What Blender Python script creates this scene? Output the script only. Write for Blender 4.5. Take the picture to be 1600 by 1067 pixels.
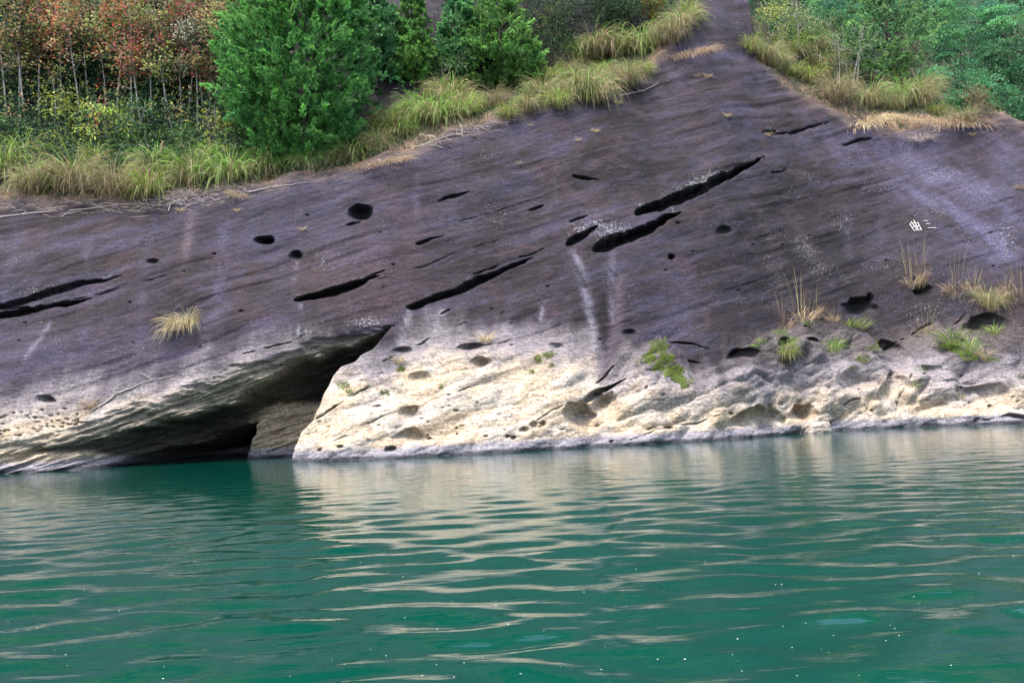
import bpy, math, random
import numpy as np
from mathutils import Matrix, Vector

for o in list(bpy.data.objects):
    bpy.data.objects.remove(o)
scene = bpy.context.scene
COL = scene.collection
rng = np.random.default_rng(7)
random.seed(7)

# ------------------------------------------------------------------ camera
CAM = np.array([0.0, 0.0, 1.55])
FPX = 1400.0                       # focal length in pixels of the 1600 px wide photograph
PITCH = math.radians(4.35)
ROLL = math.radians(2.5)
RM = Matrix.Rotation(math.pi / 2 + PITCH, 3, 'X') @ Matrix.Rotation(-ROLL, 3, 'Z')
RN = np.array(RM)
cd = bpy.data.cameras.new('camera')
cam = bpy.data.objects.new('camera', cd)
COL.objects.link(cam)
cd.sensor_width = 36.0
cd.lens = 36.0 * FPX / 1600.0
cd.clip_start = 0.1
cd.clip_end = 1000.0
cam.matrix_world = Matrix.Translation(Vector(CAM)) @ RM.to_4x4()
scene.camera = cam

# ------------------------------------------------------------------ light: bright overcast, soft sun high behind the viewer
SUN_EL, SUN_AZ = math.radians(68), math.radians(212)      # azimuth clockwise from +Y (north)
world = bpy.data.worlds.new('World')
scene.world = world
world.use_nodes = True
wn = world.node_tree.nodes
sky = wn.new('ShaderNodeTexSky')
sky.sky_type = 'NISHITA'
sky.sun_disc = False
sky.sun_elevation = SUN_EL
sky.sun_rotation = SUN_AZ
sky.air_density = 1.0
sky.dust_density = 4.0
sky.ozone_density = 1.0
wn['Background'].inputs['Strength'].default_value = 0.13
world.node_tree.links.new(sky.outputs[0], wn['Background'].inputs['Color'])
sd = bpy.data.lights.new('sun', 'SUN')
sd.energy = 1.5
sd.angle = math.radians(11)
sd.color = (1.0, 0.95, 0.88)
sun = bpy.data.objects.new('sun', sd)
COL.objects.link(sun)
sdir = Vector((math.sin(SUN_AZ) * math.cos(SUN_EL), math.cos(SUN_AZ) * math.cos(SUN_EL), math.sin(SUN_EL)))
sun.rotation_euler = sdir.to_track_quat('Z', 'Y').to_euler()
sun.location = sdir * 80
scene.view_settings.view_transform = 'Standard'
scene.view_settings.look = 'None'
scene.view_settings.exposure = 1.9
scene.view_settings.gamma = 1.0
scene.view_settings.use_curve_mapping = False

# ------------------------------------------------------------------ helpers
def project(P):
    """world points (...,3) -> pixel coordinates of the 1600x1067 photograph"""
    Q = (P - CAM) @ RN
    zz = np.minimum(Q[..., 2], -1e-3)
    return 800 + FPX * Q[..., 0] / -zz, 533.5 - FPX * Q[..., 1] / -zz

def ray(px, py):
    d = RN @ np.array([(px - 800) / FPX, (533.5 - py) / FPX, -1.0])
    return d / np.linalg.norm(d)

def sstep(a, b, x):
    t = np.clip((x - a) / (b - a), 0, 1)
    return t * t * (3 - 2 * t)

_perm = np.random.default_rng(3).permutation(512)
_grad = np.random.default_rng(4).normal(size=(512, 2))
_grad /= np.linalg.norm(_grad, axis=1)[:, None]
_perm = _perm.astype(np.int32); _gx = _grad[:, 0].astype(np.float32).copy(); _gy = _grad[:, 1].astype(np.float32).copy()

def perlin(x, y, seed=0):
    x = np.asarray(x, np.float32) + np.float32(seed * 17.31); y = np.asarray(y, np.float32) + np.float32(seed * 9.77)
    xi = np.floor(x).astype(np.int32); yi = np.floor(y).astype(np.int32)
    fx = x - xi; fy = y - yi
    u = fx * fx * fx * (fx * (fx * 6 - 15) + 10); v = fy * fy * fy * (fy * (fy * 6 - 15) + 10)
    def g(ix, iy, dx, dy):
        h = _perm[(_perm[ix & 511] + iy) & 511]
        return _gx[h] * dx + _gy[h] * dy
    n00 = g(xi, yi, fx, fy); n10 = g(xi + 1, yi, fx - 1, fy)
    n01 = g(xi, yi + 1, fx, fy - 1); n11 = g(xi + 1, yi + 1, fx - 1, fy - 1)
    return ((n00 * (1 - u) + n10 * u) * (1 - v) + (n01 * (1 - u) + n11 * u) * v) * 1.5

def fbm(x, y, oct=4, seed=0, gain=0.5):
    s = 0; a = 1.0; t = 0
    for k in range(oct):
        s = s + a * perlin(x * 2 ** k, y * 2 ** k, seed + k * 3)
        t += a; a *= gain
    return s / t * 1.4

def poly_dist(U, V, pts):
    """distance to a polyline, and the 0..1 position along it"""
    best = np.full(U.shape, 1e9); tt = np.zeros(U.shape)
    pts = np.array(pts, float)
    L = np.linalg.norm(np.diff(pts, axis=0), axis=1); tot = L.sum(); acc = 0
    for a, b, l in zip(pts[:-1], pts[1:], L):
        d = (b - a)
        t = np.clip(((U - a[0]) * d[0] + (V - a[1]) * d[1]) / (l * l), 0, 1)
        dist = np.hypot(U - a[0] - t * d[0], V - a[1] - t * d[1])
        m = dist < best
        best[m] = dist[m]; tt[m] = (acc + t[m] * l) / tot
        acc += l
    return best, tt

def inside_poly(U, V, pts):
    c = np.zeros(U.shape, bool); n = len(pts)
    for i in range(n):
        x1, y1 = pts[i]; x2, y2 = pts[(i + 1) % n]
        if y1 == y2: continue
        c ^= ((y1 > V) != (y2 > V)) & (U < (x2 - x1) * (V - y1) / (y2 - y1) + x1)
    return c

def signed_poly(U, V, pts):
    """distance inside a polygon (positive) or outside (negative)"""
    d, _ = poly_dist(U, V, list(pts) + [pts[0]])
    return np.where(inside_poly(U, V, pts), d, -d)

def lin(r, g, b):
    f = lambda c: (c / 255 / 12.92) if c / 255 <= 0.04045 else ((c / 255 + 0.055) / 1.055) ** 2.4
    return np.array([f(r), f(g), f(b)])

def mesh_np(name, V, F, mat, cols=None, smooth=True, extra=None, parent=None):
    """F: (n,3) or (n,4) index array, or a list of such arrays"""
    if not isinstance(F, (list, tuple)): F = [F]
    F = [np.asarray(f, np.int32) for f in F if len(f)]
    me = bpy.data.meshes.new(name)
    V = np.ascontiguousarray(V, np.float32)
    me.vertices.add(len(V)); me.vertices.foreach_set('co', V.ravel())
    loops = np.concatenate([f.ravel() for f in F]).astype(np.int32)
    sizes = np.concatenate([np.full(len(f), f.shape[1], np.int32) for f in F])
    starts = np.concatenate([[0], np.cumsum(sizes)[:-1]]).astype(np.int32)
    me.loops.add(len(loops)); me.loops.foreach_set('vertex_index', loops)
    me.polygons.add(len(sizes)); me.polygons.foreach_set('loop_start', starts)
    me.polygons.foreach_set('loop_total', sizes)
    me.polygons.foreach_set('use_smooth', np.full(len(sizes), smooth, bool))
    if cols is not None:
        at = me.color_attributes.new('Col', 'FLOAT_COLOR', 'POINT')
        c4 = np.ones((len(V), 4), np.float32); c4[:, :3] = cols
        at.data.foreach_set('color', c4.ravel())
    if extra:
        for k, a in extra.items():
            at = me.attributes.new(k, 'FLOAT', 'POINT')
            at.data.foreach_set('value', np.ascontiguousarray(a, np.float32).ravel())
    me.update(calc_edges=True)
    me.materials.append(mat)
    ob = bpy.data.objects.new(name, me)
    COL.objects.link(ob)
    if parent is not None: ob.parent = parent
    return ob

def tag(o, label=None, cat=None, group=None, kind=None):
    if label: o['label'] = label
    if cat: o['category'] = cat
    if group: o['group'] = group
    if kind: o['kind'] = kind
    return o

def empty(name, loc):
    o = bpy.data.objects.new(name, None)
    COL.objects.link(o); o.location = loc; o.empty_display_size = 0.3
    return o

def new_mat(name):
    m = bpy.data.materials.new(name); m.use_nodes = True
    nt = m.node_tree
    return m, nt, nt.nodes, nt.links, nt.nodes['Principled BSDF']

# ------------------------------------------------------------------ materials
def rock_material():
    m, nt, N, L, p = new_mat('weathered_sandstone')
    geo = N.new('ShaderNodeNewGeometry')
    at = N.new('ShaderNodeAttribute'); at.attribute_name = 'Col'
    sp = N.new('ShaderNodeAttribute'); sp.attribute_name = 'lichen'
    pa = N.new('ShaderNodeAttribute'); pa.attribute_name = 'pale'
    # fine grain
    n1 = N.new('ShaderNodeTexNoise'); n1.inputs['Scale'].default_value = 9; n1.inputs['Detail'].default_value = 8; n1.inputs['Roughness'].default_value = 0.7
    L.new(geo.outputs['Position'], n1.inputs['Vector'])
    r1 = N.new('ShaderNodeMapRange'); r1.inputs[1].default_value = 0.36; r1.inputs[2].default_value = 0.64; r1.inputs[3].default_value = 0.6; r1.inputs[4].default_value = 1.4
    L.new(n1.outputs[0], r1.inputs[0])
    mul = N.new('ShaderNodeMix'); mul.data_type = 'RGBA'; mul.blend_type = 'MULTIPLY'; mul.inputs[0].default_value = 1.0
    L.new(at.outputs['Color'], mul.inputs[6]); L.new(r1.outputs[0], mul.inputs[7])
    # fine bedding grain that climbs to the right, and small dark weathering specks
    mpb = N.new('ShaderNodeMapping'); mpb.inputs['Rotation'].default_value = (0, math.radians(20), 0); mpb.inputs['Scale'].default_value = (1.6, 5.0, 9.0)
    L.new(geo.outputs['Position'], mpb.inputs[0])
    nb = N.new('ShaderNodeTexNoise'); nb.inputs['Scale'].default_value = 1.3; nb.inputs['Detail'].default_value = 7; nb.inputs['Roughness'].default_value = 0.72
    L.new(mpb.outputs[0], nb.inputs['Vector'])
    rb = N.new('ShaderNodeMapRange'); rb.inputs[1].default_value = 0.36; rb.inputs[2].default_value = 0.64; rb.inputs[3].default_value = 0.66; rb.inputs[4].default_value = 1.34
    L.new(nb.outputs[0], rb.inputs[0])
    mulb = N.new('ShaderNodeMix'); mulb.data_type = 'RGBA'; mulb.blend_type = 'MULTIPLY'; mulb.inputs[0].default_value = 1.0
    L.new(mul.outputs[2], mulb.inputs[6]); L.new(rb.outputs[0], mulb.inputs[7])
    nd = N.new('ShaderNodeTexNoise'); nd.inputs['Scale'].default_value = 17; nd.inputs['Detail'].default_value = 2
    L.new(geo.outputs['Position'], nd.inputs['Vector'])
    rd = N.new('ShaderNodeMapRange'); rd.inputs[1].default_value = 0.64; rd.inputs[2].default_value = 0.70; rd.inputs[3].default_value = 1.0; rd.inputs[4].default_value = 0.35
    L.new(nd.outputs[0], rd.inputs[0])
    muld = N.new('ShaderNodeMix'); muld.data_type = 'RGBA'; muld.blend_type = 'MULTIPLY'; muld.inputs[0].default_value = 1.0
    L.new(mulb.outputs[2], muld.inputs[6]); L.new(rd.outputs[0], muld.inputs[7])
    # thin broken bedding cracks
    mpc = N.new('ShaderNodeMapping'); mpc.inputs['Rotation'].default_value = (0, math.radians(19), 0); mpc.inputs['Scale'].default_value = (0.22, 1.0, 1.9)
    L.new(geo.outputs['Position'], mpc.inputs[0])
    ncr = N.new('ShaderNodeTexNoise'); ncr.inputs['Scale'].default_value = 0.8; ncr.inputs['Detail'].default_value = 5; ncr.inputs['Roughness'].default_value = 0.55
    L.new(mpc.outputs[0], ncr.inputs['Vector'])
    sb = N.new('ShaderNodeMath'); sb.operation = 'SUBTRACT'; sb.inputs[1].default_value = 0.53; L.new(ncr.outputs[0], sb.inputs[0])
    ab = N.new('ShaderNodeMath'); ab.operation = 'ABSOLUTE'; L.new(sb.outputs[0], ab.inputs[0])
    rc = N.new('ShaderNodeMapRange'); rc.inputs[1].default_value = 0.002; rc.inputs[2].default_value = 0.008; rc.inputs[3].default_value = 0.38; rc.inputs[4].default_value = 1.0
    L.new(ab.outputs[0], rc.inputs[0])
    mulc = N.new('ShaderNodeMix'); mulc.data_type = 'RGBA'; mulc.blend_type = 'MULTIPLY'
    nk = N.new('ShaderNodeTexNoise'); nk.inputs['Scale'].default_value = 0.35; nk.inputs['Detail'].default_value = 3; L.new(geo.outputs['Position'], nk.inputs['Vector'])
    rk = N.new('ShaderNodeMapRange'); rk.inputs[1].default_value = 0.45; rk.inputs[2].default_value = 0.58; L.new(nk.outputs[0], rk.inputs[0])
    L.new(rk.outputs[0], mulc.inputs[0]); L.new(muld.outputs[2], mulc.inputs[6]); L.new(rc.outputs[0], mulc.inputs[7])
    # fine drip lines down the slope
    mpd = N.new('ShaderNodeMapping'); mpd.inputs['Scale'].default_value = (5.5, 0.35, 0.35); L.new(geo.outputs['Position'], mpd.inputs[0])
    ndr = N.new('ShaderNodeTexNoise'); ndr.inputs['Scale'].default_value = 1.0; ndr.inputs['Detail'].default_value = 6; ndr.inputs['Roughness'].default_value = 0.65; ndr.inputs['Distortion'].default_value = 0.35
    L.new(mpd.outputs[0], ndr.inputs['Vector'])
    rdr = N.new('ShaderNodeMapRange'); rdr.inputs[1].default_value = 0.35; rdr.inputs[2].default_value = 0.65; rdr.inputs[3].default_value = 0.78; rdr.inputs[4].default_value = 1.22
    L.new(ndr.outputs[0], rdr.inputs[0])
    muldr = N.new('ShaderNodeMix'); muldr.data_type = 'RGBA'; muldr.blend_type = 'MULTIPLY'; muldr.inputs[0].default_value = 1.0
    L.new(mulc.outputs[2], muldr.inputs[6]); L.new(rdr.outputs[0], muldr.inputs[7])
    mul = muldr
    inv = N.new('ShaderNodeMath'); inv.operation = 'SUBTRACT'; inv.inputs[0].default_value = 1.0; L.new(pa.outputs['Fac'], inv.inputs[1])
    hlf = N.new('ShaderNodeMath'); hlf.operation = 'MULTIPLY'; hlf.inputs[1].default_value = 0.18; L.new(inv.outputs[0], hlf.inputs[0]); L.new(hlf.outputs[0], muldr.inputs[0])
    # pale lichen specks
    n2 = N.new('ShaderNodeTexNoise'); n2.inputs['Scale'].default_value = 13; n2.inputs['Detail'].default_value = 3; n2.inputs['Roughness'].default_value = 0.65
    L.new(geo.outputs['Position'], n2.inputs['Vector'])
    th = N.new('ShaderNodeMath'); th.operation = 'MULTIPLY_ADD'; th.inputs[1].default_value = 0.155; 
    L.new(sp.outputs['Fac'], th.inputs[0]); 
    add = N.new('ShaderNodeMath'); add.operation = 'ADD'
    L.new(n2.outputs[0], th.inputs[2])
    r2 = N.new('ShaderNodeMapRange'); r2.inputs[1].default_value = 0.735; r2.inputs[2].default_value = 0.79
    L.new(th.outputs[0], r2.inputs[0])
    mx = N.new('ShaderNodeMix'); mx.data_type = 'RGBA'
    mx.inputs[7].default_value = (0.24, 0.24, 0.25, 1)
    L.new(r2.outputs[0], mx.inputs[0]); L.new(mul.outputs[2], mx.inputs[6])
    # dark pinprick pits on the pale stone
    n3 = N.new('ShaderNodeTexNoise'); n3.inputs['Scale'].default_value = 6.5; n3.inputs['Detail'].default_value = 4; n3.inputs['Roughness'].default_value = 0.6
    mp = N.new('ShaderNodeMapping'); mp.inputs['Rotation'].default_value = (0, math.radians(18), 0); mp.inputs['Scale'].default_value = (0.5, 1, 1.5)
    L.new(geo.outputs['Position'], mp.inputs[0]); L.new(mp.outputs[0], n3.inputs['Vector'])
    r3 = N.new('ShaderNodeMapRange'); r3.inputs[1].default_value = 0.68; r3.inputs[2].default_value = 0.74
    L.new(n3.outputs[0], r3.inputs[0])
    m3 = N.new('ShaderNodeMath'); m3.operation = 'MULTIPLY'; L.new(r3.outputs[0], m3.inputs[0]); L.new(pa.outputs['Fac'], m3.inputs[1])
    m3b = N.new('ShaderNodeMath'); m3b.operation = 'MULTIPLY'; m3b.inputs[1].default_value = 0.55; L.new(m3.outputs[0], m3b.inputs[0])
    mx2 = N.new('ShaderNodeMix'); mx2.data_type = 'RGBA'; mx2.inputs[7].default_value = (0.13, 0.11, 0.1, 1)
    L.new(m3b.outputs[0], mx2.inputs[0]); L.new(mx.outputs[2], mx2.inputs[6])
    L.new(mx2.outputs[2], p.inputs['Base Color'])
    p.inputs['Roughness'].default_value = 0.82
    p.inputs['Specular IOR Level'].default_value = 0.3
    b = N.new('ShaderNodeBump'); b.inputs['Strength'].default_value = 0.8; b.inputs['Distance'].default_value = 0.07
    hsum = N.new('ShaderNodeMath'); hsum.operation = 'ADD'; L.new(n1.outputs[0], hsum.inputs[0]); L.new(nb.outputs[0], hsum.inputs[1])
    L.new(hsum.outputs[0], b.inputs['Height'])
    b2 = N.new('ShaderNodeBump'); b2.invert = True; b2.inputs['Strength'].default_value = 0.8; b2.inputs['Distance'].default_value = 0.05
    L.new(m3.outputs[0], b2.inputs['Height']); L.new(b.outputs[0], b2.inputs['Normal'])
    L.new(b2.outputs[0], p.inputs['Normal'])
    return m
M_ROCK = rock_material()

def leaf_material(name, trans=0.3, rough=0.55):
    m, nt, N, L, p = new_mat(name)
    at = N.new('ShaderNodeAttribute'); at.attribute_name = 'Col'
    oi = N.new('ShaderNodeObjectInfo')
    hs = N.new('ShaderNodeHueSaturation')
    r = N.new('ShaderNodeMapRange'); r.inputs[3].default_value = 0.485; r.inputs[4].default_value = 0.515
    v = N.new('ShaderNodeMapRange'); v.inputs[3].default_value = 0.75; v.inputs[4].default_value = 1.2
    L.new(oi.outputs['Random'], r.inputs[0]); L.new(oi.outputs['Random'], v.inputs[0])
    L.new(r.outputs[0], hs.inputs['Hue']); L.new(v.outputs[0], hs.inputs['Value'])
    L.new(at.outputs['Color'], hs.inputs['Color'])
    L.new(hs.outputs[0], p.inputs['Base Color'])
    p.inputs['Roughness'].default_value = rough
    p.inputs['Specular IOR Level'].default_value = 0.35
    t = N.new('ShaderNodeBsdfTranslucent'); L.new(hs.outputs[0], t.inputs['Color'])
    mx = N.new('ShaderNodeMixShader'); mx.inputs[0].default_value = trans
    out = N['Material Output']
    L.new(p.outputs[0], mx.inputs[1]); L.new(t.outputs[0], mx.inputs[2]); L.new(mx.outputs[0], out.inputs['Surface'])
    return m
M_LEAF = leaf_material('leaf', 0.42)
M_NEEDLE = leaf_material('scale_foliage', 0.36, 0.6)
M_GRASS = leaf_material('grass_blade', 0.4, 0.6)

def bark_material(name, c1, c2):
    m, nt, N, L, p = new_mat(name)
    tc = N.new('ShaderNodeTexCoord')
    n = N.new('ShaderNodeTexNoise'); n.inputs['Scale'].default_value = 7; n.inputs['Detail'].default_value = 6
    mp = N.new('ShaderNodeMapping'); mp.inputs['Scale'].default_value = (3, 3, 0.6)
    L.new(tc.outputs['Object'], mp.inputs[0]); L.new(mp.outputs[0], n.inputs['Vector'])
    cr = N.new('ShaderNodeValToRGB'); cr.color_ramp.elements[0].position = 0.3; cr.color_ramp.elements[1].position = 0.7
    cr.color_ramp.elements[0].color = (*c1, 1); cr.color_ramp.elements[1].color = (*c2, 1)
    L.new(n.outputs[0], cr.inputs[0]); L.new(cr.outputs[0], p.inputs['Base Color'])
    p.inputs['Roughness'].default_value = 0.85
    b = N.new('ShaderNodeBump'); b.inputs['Strength'].default_value = 0.5; b.inputs['Distance'].default_value = 0.02
    L.new(n.outputs[0], b.inputs['Height']); L.new(b.outputs[0], p.inputs['Normal'])
    return m
M_BARK = bark_material('grey_bark', (0.17, 0.15, 0.145), (0.40, 0.37, 0.36))
M_BARKD = bark_material('dark_bark', (0.04, 0.03, 0.025), (0.11, 0.085, 0.07))
M_TWIG = bark_material('bleached_twig', (0.25, 0.21, 0.2), (0.48, 0.42, 0.40))

# ------------------------------------------------------------------ rock slope: base surface
# columns run up the slope and fan out a little; S is the length measured up the slope from the waterline
TH = math.radians(58)
FAN = 0.016
wl = [(-260, 752), (0, 742), (150, 735), (455, 722), (600, 716), (800, 705), (1000, 694), (1140, 686), (1250, 676), (1400, 667), (1600, 660), (1900, 650)]
wx, wy = [], []
for a, b in wl:
    d = ray(a, b); t = -CAM[2] / d[2]; P = CAM + t * d
    wx.append(P[0]); wy.append(P[1])
NX = 980
xs = np.linspace(-25, 31, NX)
shore = np.interp(xs, wx, wy)
k = np.hanning(61); k /= k.sum()
shore = np.convolve(np.pad(shore, 30, mode='edge'), k, mode='valid')
sv = np.concatenate([np.arange(-1.6, 6.0, 0.033), np.arange(6.0, 16.0, 0.042), np.arange(16.0, 24.0, 0.075), np.arange(24, 40, 0.16)])
NS = len(sv)
# edge where bare rock gives way to the vegetated bench
def face_grid():
    x_ = xs[::4]; s_ = np.arange(0, 40, 0.1)
    XS, S = np.meshgrid(x_, s_)
    P = np.stack([XS * (1 + FAN * S), np.interp(XS, xs, shore) + S * math.cos(TH), S * math.sin(TH)], -1)
    return XS, S, *project(P)
fX, fS, fU, fV = face_grid()
def on_face(px, py):
    i = np.argmin((fU - px) ** 2 + (fV - py) ** 2)
    return fX.flat[i], fS.flat[i]
edge_px = [(-200, 318), (0, 305), (100, 308), (200, 312), (300, 303), (400, 288), (500, 268), (560, 258), (640, 238), (700, 205), (760, 190), (830, 170),
           (900, 153), (960, 132), (1015, 108), (1040, 85), (1064, 48), (1085, 15), (1100, -40), (1108, -110), (1160, -110), (1172, 10), (1182, 92), (1210, 116), (1255, 150), (1330, 188),
           (1400, 203), (1470, 196), (1540, 168), (1600, 190), (1700, 235), (1900, 300)]
ex, es = zip(*[on_face(*p) for p in edge_px])
ex = np.array(ex); es = np.array(es); od = np.argsort(ex)
sedge = np.interp(xs, ex[od], es[od])
k = np.hanning(11); k /= k.sum()
sedge = np.convolve(np.pad(np.minimum(sedge, 39.0), 5, mode='edge'), k, mode='valid')
sedge += 0.35 * perlin(xs * 0.9, xs * 0, 5) + 0.15 * perlin(xs * 2.7, xs * 0, 6)
xgap = on_face(1145, 0)[0]
rgt = sstep(xgap - 0.5, xgap + 1.0, xs)
far_r = sstep(on_face(1430, 190)[0], on_face(1520, 170)[0], xs)
ph1 = np.radians(34 * (1 - rgt) + 43 * rgt - 28 * far_r)      # bench
bw = 6.0 * (1 - rgt) + 8.0 * rgt - 5.0 * far_r
ph2 = np.radians(66 * (1 - rgt) + (-4) * rgt - 14 * far_r)     # behind the bench
XSg, Sg = np.meshgrid(xs, sv)
sA = np.minimum(Sg, sedge)
sB = np.clip(Sg - sedge, 0, bw)
sC = np.maximum(Sg - sedge - bw, 0)
BY = shore + sA * math.cos(TH) + sB * np.cos(ph1) + sC * np.cos(ph2)
BZ = sA * math.sin(TH) + sB * np.sin(ph1) + sC * np.sin(ph2)
BX = XSg * (1 + FAN * Sg)
U, V = project(np.stack([BX, BY, BZ], -1))
face = 1 - sstep(-0.25, 0.25, Sg - sedge)                       # 1 on bare rock below the bench
backrock = sstep(0.5, 2.0, Sg - sedge - bw) * (1 - rgt)
upper = 1 - face
# bedding direction climbs to the right
ca, sa = math.cos(math.radians(20)), math.sin(math.radians(20))
BA = BX * ca + Sg * sa
BB = -BX * sa + Sg * ca

# ---- relief
out = np.zeros(U.shape)      # outward along the slope normal
inn = np.zeros(U.shape)      # straight back into the rock
out += 0.45 * fbm(BX / 7, Sg / 6, 3, 11) + 0.075 * fbm(BA / 3.2, BB / 1.1, 4, 12) * face
out += 0.028 * fbm(BA / 0.7, BB / 0.3, 4, 13, 0.65) * face
strat = perlin(BA / 9, BB / 0.75, 14) + 0.5 * perlin(BA / 5, BB / 0.33, 15)
out += 0.042 * np.tanh(5 * strat) * face * (0.4 + .6 * sstep(-.3, .3, perlin(BX / 4, Sg / 4, 8)))
low_line = np.interp(U[0], [0, 300, 600, 800, 900, 980, 1050, 1190, 1300, 1450, 1600], [560, 540, 545, 540, 560, 548, 532, 524, 503, 512, 478])
low_v = np.interp(U, [-300, 0, 300, 600, 800, 900, 950, 985, 1030, 1060, 1085, 1120, 1190, 1260, 1310, 1350, 1385, 1405, 1430, 1460, 1500, 1540, 1600, 1900], [600, 590, 560, 545, 540, 560, 610, 562, 528, 546, 588, 574, 528, 502, 508, 520, 566, 572, 536, 508, 526, 552, 556, 560]) + 5 * fbm(BX / 1.0, Sg / 1.0, 3, 36)
lowm = sstep(-14, 26, V - low_v)
lows = sstep(-6, 10, V - low_v) * 0.6 + sstep(0, 60, V - low_v) * 0.4
rightm = sstep(930, 1040, U)
out += 1.25 * lows * rightm * (1 - 0.6 * sstep(600, 690, V)) * (0.75 + 0.5 * fbm(BX / 2.2, Sg / 3, 2, 17))
bm = 0.22 * fbm(BA / 2.6, BB / 1.3, 2, 16) + (0.36 + .22 * sstep(850, 1000, U)) * (np.abs(perlin(BA / 3.0 + .35 * perlin(BX, Sg, 7), BB / 1.25, 19)) ** .8 - .25) + (0.05 + .10 * sstep(850, 1000, U)) * (np.abs(perlin(BA / 1.0, BB / .55, 29)) ** .8 - .2) + 0.025 * fbm(BA / 0.7, BB / 0.3, 3, 18)
out += bm * sstep(-20, 40, V - low_v) * (0.35 + 0.65 * sstep(480, 700, U))
out += 0.10 * fbm(BX / .8, Sg / .5, 3, 38) * sstep(1.2, .3, Sg)
out += 0.45 * lowm * sstep(610, 560, np.abs(U - 700) + 380) # swelling of the pale nose beside the cave
# ---- cave and overhang at the left
cu = [-400, 0, 45, 82, 112, 150, 162, 200, 245, 275, 300, 337, 375, 400, 412, 440, 462, 480, 520, 560, 611]
cv = [720, 690, 684, 675, 662, 650, 640, 625, 627, 610, 597, 582, 572, 568, 563, 556, 546, 536, 527, 518, 508]
crest = np.interp(U, cu, cv)
crest2 = np.interp(U, [-400, 0, 60, 120, 200, 300, 350, 400, 445, 490, 550, 612], [735, 712, 700, 690, 665, 640, 627, 597, 570, 555, 535, 510])
wob = 8 * fbm(BX / 1.3, Sg / 0.6, 4, 21, .6)
mpx = 1 / 40.0
d1 = np.clip(V - crest + wob, 0, None)
d2 = np.clip(V - crest2 + wob, 0, None)
depth = 0.95 * np.minimum(d1, 60) * mpx + 3.6 * d2 * mpx
cap = np.interp(U, [-400, 0, 100, 200, 300, 400, 480, 620], [0.4, 0.6, 1.1, 4.2, 5.4, 5.0, 4.4, 3.6])
depth = cap * (1 - np.exp(-depth / cap * 1.15))
Rl = [(454, 760), (454, 716), (459, 697), (470, 672), (492, 655), (507, 620), (522, 592), (535, 577), (557, 570), (564, 560), (582, 547), (612, 512), (640, 500)]
rx = np.interp(V, [p[1] for p in Rl[::-1]], [p[0] for p in Rl[::-1]])
dR = rx - U
depth = np.minimum(depth, np.clip(dR, 0, None) * 0.16)
depth *= sstep(505, 516, V)
mini = [(128, 745), (131, 733), (160, 719), (205, 706), (262, 697), (318, 672), (362, 656), (350, 682), (325, 718), (322, 745)]
sm = signed_poly(U, V, mini)
depth += 4.0 * sstep(-2, 22, sm)
inside_cave = sstep(0.05, 0.5, depth)
inn += depth
# strata on the cave ceiling
inn += inside_cave * 0.22 * fbm(BA / 2.0, BB / 0.22, 3, 22)
# the round boulder-like shoulder inside the cave mouth
q = np.clip(1 - ((U - 484) / 26) ** 2 - ((V - 668) / 45) ** 2, 0, 1)
inn -= 1.3 * np.sqrt(q) * sstep(0, 14, dR) * sstep(700, 640, V)

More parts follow.
